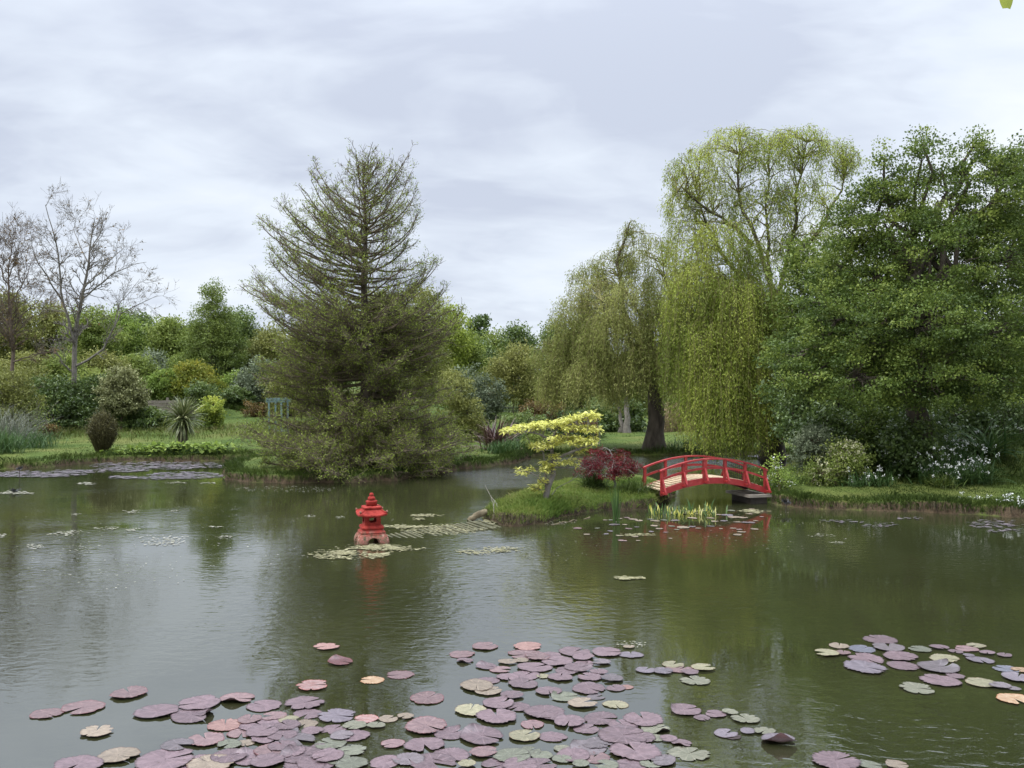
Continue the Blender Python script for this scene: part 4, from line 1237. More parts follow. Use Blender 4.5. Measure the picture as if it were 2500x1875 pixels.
for px, py, n, lb in [(2152, 1212, 4, 'few white bells on short stems at the lawn edge, left group'), (2196, 1212, 4, 'pair of white bells on the lawn edge below the elder'), (2232, 1216, 2, 'single leaning white bell on the lawn edge'),
                      (2460, 1205, 9, 'bright white flower head low by the bank at the right'), (2495, 1208, 7, 'bright white flower head cut by the right edge of the photo'), (2425, 1218, 3, 'tiny white bells on the lawn, near the right edge')]:
    d = (H - .33) * F / (py + 8 - HY)
    strap_clump('white_bell_tuft', lb, px, min(d, 16.9), 14, .16, 'iris', n, 'tufts of white bells along the lawn edge', (40, 85), .4, .012, spread=.05)
for px, d, lb in [(2346, 15.72, 'white petals drooping at the water line, left of three'), (2378, 15.62, 'white petals drooping at the water line, middle of three'), (2412, 15.55, 'white petals drooping at the water line, right of three')]:
    strap_clump('water_edge_flower', lb, px, d, 8, .1, 'iris', 3, 'white flowers at the water line', (10, 60), .5, .012, spread=.03)
flowering('white_flowered_weed', 'pale green weed with tiny white flowers beside the right end of the red bridge', 1903, 17.2, [(1895, 1160, 18, 22), (1915, 1172, 22, 16), (1890, 1135, 12, 16)], 'fresh', 26, 5, .035, n=40, per=26, spread=.06, size=.05, tintr=(.4, .9), stem='twig_olive')

# ------------------------------------------------------------------ yellow layered dogwood on the island
def dogwood():
    d = 15.2
    b0 = base(1333, d)
    t = thing('layered_dogwood', 'small tree with flat tiers of bright yellow leaves on the grassy island', 'tree', b0)

    def z1(x, y):
        return (1200 + x * .1808, 960 + y * .1808)
    stems = [([(1331, 1224), (1334, 1205), (1341, 1185), (1349, 1160), (1352, 1135), (1350, 1110), (1347, 1090), (1348, 1068), (1362, 1042)], .062, .012, .1), ([(1338, 1196), (1331, 1180), (1333, 1160), (1329, 1130), (1325, 1100), (1327, 1070)], .03, .008, .35),
             ([(1351, 1125), (1378, 1112), (1410, 1098), (1440, 1086), (1464, 1082)], .03, .008, -.3), ([(1349, 1090), (1335, 1070), (1310, 1057), (1270, 1052), (1232, 1054)], .022, .006, -.25), ([(1349, 1075), (1380, 1060), (1420, 1048), (1460, 1046)], .02, .006, .25),
             ([(1356, 1050), (1400, 1032), (1450, 1012)], .018, .006, -.1), ([(1352, 1140), (1385, 1143), (1420, 1138)], .014, .005, .2), ([(1340, 1188), (1322, 1176), (1310, 1160), (1285, 1150), (1265, 1149)], .014, .005, -.2),
             ([(1348, 1100), (1320, 1096), (1300, 1094)], .014, .005, -.3), ([(1336, 1200), (1318, 1196), (1302, 1190)], .010, .004, -.1), ([(1347, 1208), (1362, 1190), (1400, 1170), (1410, 1160)], .008, .004, .3), ([(1325, 1100), (1310, 1100), (1297, 1092)], .012, .004, .3)]
    mb = MB(); lines = []
    for pts, r0, r1, dep in stems:
        P = resample([W(x, y, d + dep * k / (len(pts) - 1)) for k, (x, y) in enumerate(pts)], 12)
        P[1:-1] += rng.normal(0, .006, (10, 3)); lines.append(P)
        tubes(mb, P, np.linspace(r0, r1, 12), 9)
    lines[0][0]
    tiers = [  # polyline px, thickness px, rosettes, depth spread
        ([(1222, 1052), (1260, 1046), (1300, 1040), (1335, 1036)], 7, 56, .34), ([(1335, 1036), (1370, 1034), (1400, 1022), (1430, 1014), (1460, 1014)], 8, 58, .30), ([(1375, 1042), (1420, 1044), (1464, 1046)], 5, 34, .30),
        ([(1295, 1090), (1330, 1086), (1350, 1084)], 8, 20, .28), ([(1345, 1076), (1375, 1070), (1410, 1074), (1456, 1076)], 11, 56, .36), ([(1340, 1112), (1365, 1114)], 4, 5, .15), ([(1326, 1130), (1345, 1138), (1375, 1128), (1415, 1130)], 7, 19, .22),
        ([(1264, 1147), (1285, 1152), (1320, 1148), (1345, 1145)], 6, 14, .2), ([(1300, 1186), (1318, 1194)], 7, 7, .1), ([(1320, 1168), (1328, 1178)], 8, 4, .08), ([(1405, 1096), (1440, 1092)], 6, 5, .15)]
    allp = np.concatenate(lines)
    C = []
    for pts, th, n, ds in tiers:
        pts = np.array(pts, float)
        s = np.linspace(0, 1, len(pts)); q = rng.random(n)
        x = np.interp(q, s, pts[:, 0]); y = np.interp(q, s, pts[:, 1]) + rng.uniform(-th, th, n) * .8
        for a, b_ in zip(x, y):
            C.append(W(a, b_, d) + [0, rng.uniform(-ds, ds), 0])
    C = np.array(C)
    dd = ((C[:, None] - allp[None]) ** 2).sum(-1); st = allp[dd.argmin(1)]
    tubes(mb, curve(st, C, 5, -.06, .04), np.full((len(C), 5), .0045) * np.linspace(1.3, .7, 5), 4)
    mb.build('trunk', M['bark_grey'], t, b0)
    n = len(C); per = 17
    m = np.repeat(np.arange(n), per); N = len(m)
    az = rng.uniform(0, 2 * pi, N); el = rng.normal(-.12, .34, N)
    ax = np.stack([np.cos(az) * np.cos(el), np.sin(az) * np.cos(el), np.sin(el)], -1)
    off = rng.normal(0, .018, (N, 3))
    mb = MB(); leaves(mb, C[m] + ax * .018 + off, .082, .40, axis=ax, normal=np.array([0, 0, 1.]) + rng.normal(0, .3, (N, 3)), tint=rng.random(N))
    mb.build('leaf_tier', M['dogwood'], t, b0)


dogwood()


def maple():
    d = 16.7
    b0 = base(1500, d)
    t = thing('red_maple', 'low dome of dark red cut leaved maple behind the yellow dogwood', 'tree', b0)
    C, Rd = lobes_px([(1470, 1124, 48, 24), (1505, 1120, 36, 24, .2), (1520, 1142, 32, 26, -.1), (1442, 1142, 28, 22, .1), (1538, 1150, 16, 16, 0), (1424, 1156, 18, 12, -.1), (1552, 1138, 10, 10, .1), (1415, 1128, 12, 10, .1), (1480, 1148, 42, 20, -.3), (1500, 1162, 26, 12, -.2), (1460, 1100, 20, 10, .2)], d)
    cc, u, k = clump_centres(C, Rd, 190, .45)
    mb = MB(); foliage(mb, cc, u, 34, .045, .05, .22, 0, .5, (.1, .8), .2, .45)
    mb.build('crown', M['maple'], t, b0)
    mb = MB()
    top = W(1500, 1140, d)
    tubes(mb, curve(b0 - [0, 0, .1], top, 8, 0, .03), np.linspace(.03, .02, 8)[None], 8)
    P = curve(np.repeat(top[None], 16, 0), C[rng.integers(0, len(C), 16)] + rng.normal(0, .12, (16, 3)) - [0, .18, 0], 8, .12, .09)
    tubes(mb, P, np.linspace(.009, .004, 8)[None].repeat(16, 0), 6)
    st = P[:, 3:].reshape(-1, 3); dd = ((cc[:, None] - st[None]) ** 2).sum(-1)
    tubes(mb, curve(st[dd.argmin(1)], cc, 5, .06, .09), np.full((len(cc), 5), .0028), 4)
    mb.build('trunk', M['bark_grey'], t, b0)


maple()

# ------------------------------------------------------------------ spiky plants
def cordyline(name, label, px, d, trunk_h, n, length, width, mat, tr=.1, e0=(-65, 88), droop=.35, heads=1, group=None, cat='palm'):
    b0 = base(px, d)
    t = thing(name, label, cat, b0, group)
    top = b0 + [0, 0, trunk_h]
    mb = MB(); tubes(mb, curve(b0 - [0, 0, .1], top, 8, 0, .02), np.linspace(tr * 1.15, tr * .9, 8)[None], 12); mb.build('trunk', M['bark'], t, b0)
    mb = MB()
    for h in range(heads):
        c = top + (rng.normal(0, .35, 3) * [1, 1, .25] if heads > 1 else 0)
        straps(mb, c, n, length, width, e0, droop, (0, .95), .05, 7)
    mb.build('crown', M[mat], t, b0)
    return t


cordyline('cabbage_palm', 'spiky cabbage palm with a short thick trunk on the left shore lawn', 447, 29.3, .95, 400, .92, .038, 'cord', .15, (-72, 89), .32)
cordyline('cabbage_palm', 'twin headed cabbage palm among shrubs behind the fence', 410, 45, 1.0, 130, 1.05, .06, 'cord', .12, (-40, 88), .35, heads=3)
cordyline('cabbage_palm', 'grey cabbage palm with drooping blades left of the pale bare tree', 122, 40, 1.25, 190, 1.15, .055, 'cord', .13, (-80, 80), .4, heads=2)
cordyline('cabbage_palm', 'small dark cabbage palm near the left edge of the twiggy conifer', 606, 47, 1.3, 90, .75, .05, 'cord', .1, (-40, 88), .35)
strap_clump('bronze_flax', 'bronze purple sword leaved flax at the water edge right of the conifer', 1213, 29.9, 170, 1.35, 'bronze', 0, None, (30, 88), .42, .055, tint=(0, .8), spread=.18)
strap_clump('bronze_flax', 'dead straw coloured drooping flax blades at the foot of the bronze clump', 1232, 29.5, 40, .9, 'reed', 0, None, (5, 45), .6, .045, tint=(0, .6), spread=.2)
strap_clump('cream_flax', 'small cream striped sword leaved plant under the fence, left of the palm', 392, 37.0, 60, .8, 'lime', 0, None, (30, 88), .4, .05, tint=(.5, 1), spread=.1)

# broom like restio on the left shore
b0 = base(250, 27.0)
t = thing('restio_clump', 'dark brown broom shaped rush clump standing at the left shore', 'rush', b0)
n = 1500
az = rng.uniform(0, 2 * pi, n); sp = rng.uniform(0, 1, n) ** .7
top = b0 + np.stack([np.cos(az) * sp * .46, np.sin(az) * sp * .46, 1.15 - .45 * sp ** 2 + rng.normal(0, .12, n)], -1)
bt = b0 + np.stack([np.cos(az) * sp * .14, np.sin(az) * sp * .14, np.full(n, -.02)], -1)
P = curve(bt, top, 5, .03, .02)
mb = MB(); tubes(mb, P, np.full((n, 5), .005), 3, tint=rng.uniform(0, .6, n)); mb.build('stem', M['restio'], t, b0)
m = np.repeat(np.arange(n), 4)
mb = MB(); leaves(mb, P[m, rng.integers(3, 5, len(m))] + rng.normal(0, .035, (len(m), 3)), .09, .16, axis=rdir(len(m)) + [0, 0, .8], tint=rng.uniform(.1, 1, len(m))); mb.build('foliage', M['restio'], t, b0)

strap_clump('grey_grass_mound', 'large mound of arching grey grass at the left edge', 5, 29.0, 900, 1.75, 'greygrass', 0, None, (25, 85), .62, .012, tint=(.1, .9), spread=.32, cat='grass clump')
strap_clump('tall_green_grass', 'bright green upright grass clump in front of the grey grass mound', 8, 26.4, 420, .8, 'iris', 0, None, (50, 88), .3, .016, tint=(.2, .8), spread=.3, cat='grass clump')
strap_clump('tall_green_grass', 'green grass clump to the right of the grey grass mound', 78, 28.6, 420, .62, 'iris', 0, None, (45, 88), .4, .016, tint=(.05, .7), spread=.4, cat='grass clump')
# pale stemmed shrub
b0 = base(72, 33)
t = thing('pale_stemmed_shrub', 'thicket of bare pale stems fanning out left of the dark hedge', 'shrub', b0)
n = 46
az = rng.uniform(0, 2 * pi, n); sp = rng.uniform(.1, 1, n)
P = curve(b0 + rng.normal(0, .1, (n, 3)) * [1, 1, 0], b0 + np.stack([np.cos(az) * sp * 1.1, np.sin(az) * sp * .8, rng.uniform(.7, 1.6, n)], -1), 6, .04, .04)
mb = MB(); tubes(mb, P, np.full((n, 6), .012) * np.linspace(1, .5, 6), 4); mb.build('stem', M['bark_pale'], t, b0)
m = np.repeat(np.arange(n), 26)
mb = MB(); leaves(mb, P[m, rng.integers(3, 6, len(m))] + rng.normal(0, .13, (len(m), 3)), .07, .5, tint=rng.random(len(m))); mb.build('foliage', M['mid'], t, b0)

# ------------------------------------------------------------------ shrubs on the left bank
shrub('laurel_hedge', 'very dark evergreen shrub at the left end of the hedge', 145, 37.5, [(110, 985, 40, 40), (150, 975, 45, 45, .3), (190, 990, 45, 40), (140, 1015, 60, 25, -.3), (100, 950, 35, 30, .4), (165, 950, 40, 28, .4)], 'dark', n=330, per=34, spread=.14, size=.12, tintr=(.0, .45), cat='hedge')
shrub('laurel_hedge', 'dark evergreen hedge below the variegated shrub', 255, 37.3, [(215, 990, 40, 40), (255, 985, 45, 45, .3), (295, 1000, 40, 40), (250, 1020, 60, 22, -.3), (240, 955, 45, 30, .5)], 'dark', n=320, per=34, spread=.14, size=.12, tintr=(.0, .5), cat='hedge')
shrub('laurel_hedge', 'mid green laurel hedge below the slatted fence', 345, 37.0, [(318, 1014, 30, 26), (350, 1020, 34, 20), (382, 1024, 24, 18), (345, 1030, 48, 14, -.2), (395, 1028, 18, 14)], 'dark', n=240, per=34, spread=.12, size=.12, tintr=(.2, .85), cat='hedge')
shrub('variegated_shrub', 'rounded pale cream variegated shrub standing above the dark hedge', 295, 36.4, [(295, 930, 30, 30), (275, 955, 34, 34), (318, 960, 34, 34, .1), (295, 980, 42, 26, -.2), (300, 915, 20, 18), (330, 980, 22, 20)], 'varieg', n=330, per=36, spread=.10, size=.10, tintr=(.1, .8), topbias=.35)
shrub('golden_shrub', 'yellow green golden shrub above the right half of the fence', 470, 42.5, [(445, 925, 36, 28), (480, 915, 36, 26, .2), (510, 930, 30, 30), (500, 950, 30, 26, -.2), (455, 950, 40, 24, -.2), (490, 900, 18, 14)], 'gold', n=240, per=36, spread=.15, size=.12, tintr=(.2, .85))
shrub('dark_green_shrub', 'dull green shrub below the golden one, right of the palm head', 498, 40.8, [(490, 955, 28, 22), (510, 975, 26, 24), (485, 985, 24, 20)], 'dark', n=110, per=34, spread=.13, size=.12, tintr=(.2, .8))
shrub('fresh_green_shrub', 'fresh green shrub just behind the left half of the fence', 385, 42.0, [(372, 945, 30, 26), (400, 935, 26, 26), (420, 955, 28, 22), (360, 965, 24, 18)], 'fresh', n=150, per=34, spread=.14, size=.12, tintr=(.1, .7))
shrub('lime_shrub', 'small lime yellow tipped shrub beside the right end of the fence', 515, 36.8, [(505, 1010, 20, 18), (525, 1008, 20, 18), (515, 1030, 24, 18), (520, 990, 18, 14, .4)], 'lime', n=120, per=34, spread=.09, size=.10, tintr=(.0, .7), topbias=.8)
shrub('clipped_dome_shrub', 'smooth dark clipped dome shrub above the grassy mound', 577, 44.5, [(572, 968, 36, 20), (590, 975, 30, 18), (580, 985, 44, 14)], 'dark', n=420, per=30, spread=.05, size=.09, tintr=(.25, .6), topbias=.5, group=None)
shrub('fresh_green_shrub', 'bright green bush directly above the clipped dome', 588, 47.5, [(575, 935, 26, 24), (600, 930, 26, 26), (590, 950, 36, 20)], 'fresh', n=140, per=34, spread=.15, size=.14, tintr=(.1, .7))
shrub('grey_green_shrub', 'grey green bush left of the small dark palm', 560, 51, [(545, 900, 34, 28), (575, 895, 30, 26), (560, 925, 46, 24)], 'sage', n=170, per=34, spread=.18, size=.15, tintr=(.0, .55))
shrub('russet_shrub', 'low russet brown shrub on the slope right of the clipped dome', 625, 42, [(615, 1000, 22, 14), (640, 1008, 24, 14)], 'rust', n=60, per=34, spread=.12, size=.10)
shrub('russet_shrub', 'tiny reddish dying shrub under the left end of the dark hedge', 122, 34.5, [(122, 1046, 12, 8)], 'rust', n=20, per=30, spread=.08, size=.08)
shrub('olive_shrub', 'olive green shrub behind the bare stems near the left edge', 60, 39, [(30, 940, 40, 30), (75, 930, 40, 34), (50, 960, 60, 24)], 'olive', n=170, per=34, spread=.15, size=.11, tintr=(.0, .6))
shrub('olive_shrub', 'grey olive scrub right at the left edge hiding the russet trunk', 20, 33, [(0, 960, 40, 40), (40, 950, 36, 40, .2), (20, 1000, 50, 36, -.2), (70, 985, 30, 30, .3)], 'olive', n=230, per=36, spread=.13, size=.09, tintr=(.0, .5), stem='bark_pale')
shrub('leafy_shrub', 'light green shrub between the bare trunk and the variegated shrub', 225, 39.5, [(200, 940, 36, 26), (240, 930, 36, 26), (225, 955, 46, 20)], 'mid', n=150, per=34, spread=.15, size=.12, tintr=(.3, .95))
for px, d, k, lb in [(345, 27.1, .8, 'first clump from the left of broad leaved waterside plants'), (395, 27.1, 1.1, 'broad leaved waterside clump below the left of the cabbage palm'), (440, 27.1, 1.2, 'broad leaved waterside clump directly below the cabbage palm trunk'),
                     (488, 27.2, 1.0, 'broad leaved waterside clump right of the cabbage palm'), (530, 27.4, 1.0, 'broad leaved waterside clump nearest to the conifer headland'), (300, 27.0, .6, 'small dark waterside clump beside the rush')]:
    pw = W(px, 1112, d)
    b0 = base(px, d); t = thing('marsh_plant', lb, 'marsh plant', b0, 'broad leaved plants along the left shore')
    n = int(170 * k)
    c = b0 + np.stack([rng.normal(0, .34, n), rng.normal(-.05, .16, n), rng.uniform(.02, .30, n) * k], -1)
    mb = MB(); leaves(mb, c, .15, .85, axis=rdir(n) * [1, 1, .3], normal=rdir(n, 1.6), tint=rng.uniform(.2, .9, n)); mb.build('foliage', M['fresh'], t, b0)
    mb = MB(); tubes(mb, curve(b0 + rng.normal(0, .15, (n, 3)) * [1, 1, 0] - [0, 0, .03], c, 4, 0, .02), np.full((n, 4), .006), 3); mb.build('stem', M['iris'], t, b0)

# ------------------------------------------------------------------ centre: behind the dogwood
shrub('pale_green_shrub', 'tall airy pale green shrub left of the willow', 1255, 39, [(1240, 900, 40, 40), (1280, 890, 36, 38), (1215, 930, 34, 34), (1260, 945, 55, 40), (1300, 950, 36, 40), (1265, 865, 24, 24)], 'olive', n=330, per=38, spread=.17, size=.13, aspect=.35, tintr=(.3, 1.), stem='bark_pale', axis_down=-.5)
shrub('pale_green_shrub', 'grey green lower shrub beside the conifer, left of the bronze flax', 1170, 37, [(1150, 975, 36, 34), (1190, 965, 36, 36), (1170, 1000, 46, 26), (1140, 930, 30, 34, .5)], 'sage', n=230, per=36, spread=.15, size=.12, aspect=.45, tintr=(.0, .6))
shrub('pale_green_shrub', 'yellowish green shrub at the right skirt of the conifer', 1120, 33.5, [(1110, 950, 40, 40), (1140, 1010, 40, 36), (1110, 1040, 40, 30), (1165, 1060, 30, 24)], 'olive', n=240, per=36, spread=.14, size=.11, aspect=.4, tintr=(.2, .8))
shrub('heather_mound', 'low dark green rounded shrub right of the bronze flax', 1277, 34, [(1260, 1035, 30, 20), (1295, 1030, 32, 22), (1280, 1050, 42, 18), (1250, 1070, 26, 22, -1)], 'dark', n=190, per=34, spread=.09, size=.08, tintr=(.3, .9))
shrub('russet_shrub', 'russet topped shrub under the left skirt of the willow', 1325, 36.5, [(1305, 1000, 26, 14), (1340, 998, 30, 16), (1330, 1022, 44, 22)], 'rust', n=150, per=34, spread=.12, size=.09, tintr=(.0, .8))
flowering('red_flowered_shrub', 'dark shrub with a few deep red flowers right behind the yellow dogwood', 1385, 36.0, [(1350, 1035, 34, 24), (1400, 1025, 34, 26), (1440, 1045, 34, 22), (1385, 1055, 60, 18)], 'dark', 9, 9, .10, 'maple', n=180, per=36, spread=.13, size=.09, tintr=(.0, .45))
shrub('leafy_shrub', 'bright green shrub low at the water behind the dogwood stem', 1310, 29.6, [(1295, 1085, 26, 16), (1325, 1080, 22, 16), (1300, 1100, 24, 12)], 'mid', n=110, per=32, spread=.08, size=.07, tintr=(.2, .8))
for px, top, hw, bot, d, mt, lb in [(1530, 985, 60, 1065, 40.6, 'dark', 'dark hedge seen under the lifted skirt of the willow'), (1455, 1000, 50, 1066, 40.4, 'dark', 'dark hedge behind the dogwood top, left of the willow trunk'),
                                    (1700, 965, 60, 1062, 42, 'fresh', 'bright green bushes behind the dry reeds'), (1800, 960, 70, 1066, 41, 'mid', 'green bushes beyond the lawn behind the willow curtain'), (1910, 960, 70, 1070, 40.5, 'mid', 'green bushes beyond the lawn at the right end of the curtain')]:
    shrub('background_hedge', lb, px, d, auto_lobes(px, top, hw, bot, 6), mt, n=200, per=36, spread=.2, size=.15, tintr=(.1, .7), cat='hedge')
b0 = base(1655, 40)
n = 420
q = b0 + np.stack([rng.uniform(-.75, .75, n), rng.normal(0, .25, n), np.zeros(n)], -1); q[:, 2] = gz(q[:, 0], q[:, 1]) - .02
t = thing('dry_reed_bed', 'patch of dry straw coloured reeds right of the willow trunk', 'reeds', b0)
P = curve(q, q + np.stack([rng.normal(0, .12, n), rng.normal(0, .1, n), rng.uniform(.6, 1.25, n)], -1), 5, 0, .02)
mb = MB(); tubes(mb, P, np.full((n, 5), .011) * np.linspace(1, .4, 5), 3, tint=rng.random(n)); mb.build('stem', M['reed'], t, b0)
m = np.repeat(np.arange(n), 5)
mb = MB(); leaves(mb, P[m, rng.integers(1, 5, len(m))], .26, .1, axis=rdir(len(m)) + [0, 0, 1.2], tint=rng.random(len(m))); mb.build('foliage', M['reed'], t, b0)
for px, d, n, L, lb in [(1685, 30.0, 150, .55, 'tall blue green iris leaves on the far shore right of the willow trunk'), (1735, 29.9, 130, .5, 'iris leaves on the far shore above the middle of the red bridge'), (1640, 29.9, 60, .38, 'short iris tuft at the far water edge just right of the willow trunk'),
                        (1600, 29.75, 50, .3, 'short iris tuft directly below the willow trunk'), (1248, 27.6, 240, .55, 'rushy grass clump at the water below the bronze flax'), (1215, 27.2, 200, .45, 'rushy grass clump between conifer and bronze flax')]:
    strap_clump('waterside_iris', lb, px, d, n, L, 'iris', 0, 'iris and rush clumps on the far shore', (50, 88), .3, .022, tint=(.2, .9), spread=.2)

# island plants
b0 = base(1505, 14.15)
t = thing('bulrush_clump', 'narrow upright green bulrush leaves in the water at the front of the island', 'bulrush', np.array([b0[0], b0[1], 0]))
mb = MB(); straps(mb, [b0[0], b0[1], -.08], 15, .76, .022, (80, 90), .06, (.3, .7), .022, 7); mb.build('foliage', M['iris'], t, (b0[0], b0[1], 0))
strap_clump('dark_grass_tussock', 'dark drooping grass tussock beneath the red maple', 1450, 16.8, 620, .52, 'grass', 0, None, (20, 88), .6, .009, tint=(.0, .25), spread=.09, cat='grass clump')
strap_clump('green_grass_tussock', 'tall fresh grass tussock right of the red maple', 1550, 16.4, 420, .34, 'grass', 0, None, (40, 88), .45, .009, tint=(.1, .6), spread=.14, cat='grass clump')
strap_clump('dry_reed_tuft', 'short dry straw reeds in the water left of the bulrush', 1488, 14.2, 26, .3, 'reed', 0, None, (60, 90), .2, .008, tint=(.2, .9), spread=.06, cat='reed')
for px, py, n, w, lb in [(1608, 1252, 10, .10, 'leftmost group of yellow tipped water iris shoots by the island'), (1645, 1254, 14, .12, 'second group of yellow tipped water iris shoots from the island'), (1688, 1253, 14, .12, 'third group of yellow tipped water iris shoots, below the middle of the bridge'), (1735, 1254, 9, .06, 'rightmost and tallest group of yellow tipped water iris shoots')]:
    g = G(px, py + 3)
    t = thing('water_iris', lb, 'water iris', g, 'yellow tipped iris shoots in the water below the bridge')
    s0 = g + np.stack([rng.uniform(-w, w, n) * 1.3, rng.normal(0, .12, n), np.full(n, -.05)], -1)
    hh = rng.uniform(.10, .225, n) * (1.25 if px > 1720 else 1)
    P = curve(s0, s0 + np.stack([rng.normal(0, .03, n), rng.normal(0, .02, n), hh], -1), 6, 0, .03)
    rp_ = np.array([.005, .006, .009, .0115, .008, .0015])
    mb = MB(); tubes(mb, P, np.full((n, 6), 1.) * rp_, 6, tint=rng.random(n)); mb.build('shoot', M['spathe'], t, g)
    mb = MB(); straps(mb, g - [0, 0, .04], 22, .26, .022, (50, 88), .4, (.2, .9), .14, 5); mb.build('foliage', M['iris'], t, g)

# dead lily heads standing in the water
for px, py, hh, lb in [(1919, 1247, .17, 'dark dried seed head on a stem in the water right of the bridge pier'), (48, 1166, .24, 'dark dried seed head standing in the lily raft near the left edge'), (36, 1203, .05, 'dark stub lying on the floating mat at the left edge')]:
    g = G(px, py)
    t = thing('dried_seed_head', lb, 'seed head', g)
    mb = MB(); tubes(mb, curve(g - [0, 0, .1], g + [0.0, 0, hh], 5, 0, .02), np.full((1, 5), .008), 6); mb.build('stem', M['soffit'], t, g)
    mb = MB(); c = np.array([0, 0, hh]); n = 60
    leaves(mb, g + c + rng.normal(0, .022, (n, 3)) * [1.7, 1.2, .6], .05, .6, axis=rdir(n), tint=0.0); mb.build('head', M['black'], t, g)

# ------------------------------------------------------------------ background trees
T_ = [  # px, top, half width, bottom, d, material, label, peak
    (20, 715, 95, 900, 56, 'olive', 'broad olive brown tree on the hill at the far left', .6), (120, 735, 80, 920, 58, 'olive', 'olive tree behind the fork of the bare pale tree', .6), (215, 750, 75, 920, 54, 'mid', 'mid green tree right behind the bare pale trunk', .6),
    (290, 760, 60, 900, 62, 'fresh', 'fresh green tree to the right of the bare pale tree', .6), (345, 768, 48, 900, 66, 'dark', 'dark rounded tree on the left skyline', .6), (415, 778, 60, 900, 62, 'mid', 'mid green rounded tree on the skyline left of the birch', .6),
    (470, 795, 45, 900, 64, 'dark', 'small dark tree touching the left side of the birch', .6), (585, 762, 55, 900, 60, 'dark', 'dark tree just right of the birch on the skyline', .6), (655, 795, 65, 960, 52, 'olive', 'yellow olive tree left of the conifer crown', .6),
    (735, 790, 70, 960, 54, 'olive', 'olive tree behind the left branches of the conifer', .6), (815, 770, 60, 960, 56, 'mid', 'green tree behind the conifer, just left of its trunk', .6), (925, 705, 62, 980, 46, 'olive', 'round topped olive tree behind the conifer trunk', .6),
    (1030, 702, 58, 980, 44, 'olive', 'dome topped olive tree showing right of the conifer trunk', .6), (1098, 750, 48, 980, 48, 'willow', 'loose feathery tree at the right edge of the conifer', .6), (1140, 815, 42, 980, 50, 'mid', 'green tree below the dark pointed conifer', .6),
    (1170, 830, 55, 980, 54, 'dark', 'dark green tree with lumpy crown in the gap left of the willow', .6), (1218, 812, 42, 980, 58, 'mid', 'lighter green tree between two dark ones in the gap', .6), (1275, 797, 58, 980, 54, 'dark', 'dark round tree in the middle of the gap left of the willow', .6),
    (1352, 786, 52, 980, 56, 'dark', 'dark tree partly behind the left edge of the willow', .6), (1425, 800, 70, 990, 57, 'mid', 'green tree seen through the left crown of the willow', .6), (1540, 850, 100, 1040, 52, 'mid', 'green tree behind the willow trunk', .6),
    (1690, 840, 100, 1040, 52, 'olive', 'olive tree behind the gap between the two willows', .6), (1840, 860, 100, 1040, 50, 'mid', 'green tree behind the taller willow', .6), (2010, 800, 110, 1040, 50, 'mid', 'green tree behind the ash sapling', .6),
    (2200, 780, 130, 1040, 48, 'mid', 'green tree far behind the hawthorn crown', .6), (2420, 760, 130, 1040, 48, 'mid', 'green tree far behind the right edge', .6),
    (55, 862, 70, 965, 44, 'olive', 'scrubby olive tree low at the left behind the russet twigs', .6), (150, 868, 60, 960, 44, 'mid', 'bushy green tree around the grey cabbage palm', .6), (250, 862, 60, 960, 46, 'olive', 'yellow green bushy tree above the variegated shrub', .6),
    (330, 872, 48, 960, 48, 'mid', 'green bushy tree above the left end of the fence', .6), (372, 862, 40, 950, 52, 'sage', 'grey leaved small tree left of the twin headed palm', .6), (450, 868, 45, 940, 52, 'mid', 'green small tree right of the twin headed palm', .6),
    (635, 880, 50, 1000, 46, 'sage', 'grey green small tree at the left skirt of the conifer', .6), (715, 900, 60, 1010, 42, 'olive', 'olive bush behind the left skirt of the conifer', .6)]
for px, top, hw, bot, d, mt, lb, pk in T_:
    r = d / F
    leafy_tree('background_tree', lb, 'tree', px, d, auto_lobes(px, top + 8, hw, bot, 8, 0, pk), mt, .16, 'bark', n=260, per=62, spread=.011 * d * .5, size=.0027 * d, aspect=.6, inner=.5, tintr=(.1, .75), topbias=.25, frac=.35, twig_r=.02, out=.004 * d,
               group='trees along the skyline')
leafy_tree('birch_tree', 'tall pale green birch rising above the skyline left of the conifer', 'tree', 522, 50, [(522, 708, 20, 24), (506, 735, 26, 26), (528, 748, 32, 30), (512, 780, 42, 34), (540, 795, 36, 34), (520, 825, 60, 40), (490, 850, 40, 40), (555, 850, 44, 40), (520, 880, 74, 44)], 'mid', .12, 'bark_pale', n=520, per=60, spread=.2, size=.12, aspect=.4, inner=.2, tintr=(.0, .5), frac=.5, out=.1, axis_down=.7)
leafy_tree('dark_cypress', 'dark pointed evergreen topping the skyline right of the conifer', 'tree', 1165, 60, [(1168, 800, 16, 24), (1176, 785, 12, 12), (1158, 790, 10, 12), (1165, 840, 26, 40), (1165, 890, 30, 50)], 'dark', .14, 'bark', n=170, per=36, spread=.2, size=.2, tintr=(.0, .4))
for px, w, dd, lb in [(1513, .1, 39.5, 'slim pale trunk under the willow skirt, left one'), (1531, .16, 39, 'thicker pale trunk under the willow skirt, right one')]:
    b0 = base(px, dd)
    t = thing('pale_trunked_tree', lb + ', with a thin crown', 'tree', b0)
    C, Rd = lobes_px([(px, 930, 24, 30), (px - 12, 900, 22, 22)], dd)
    cc, u, k = clump_centres(C, Rd, 60)
    mb = MB(); foliage(mb, cc, u, 24, .2, .13, .5); mb.build('crown', M['mid'], t, b0)
    mb = MB(); skeleton(mb, b0, C, w, cc, frac=.3); mb.build('trunk', M['bark_grey'], t, b0)

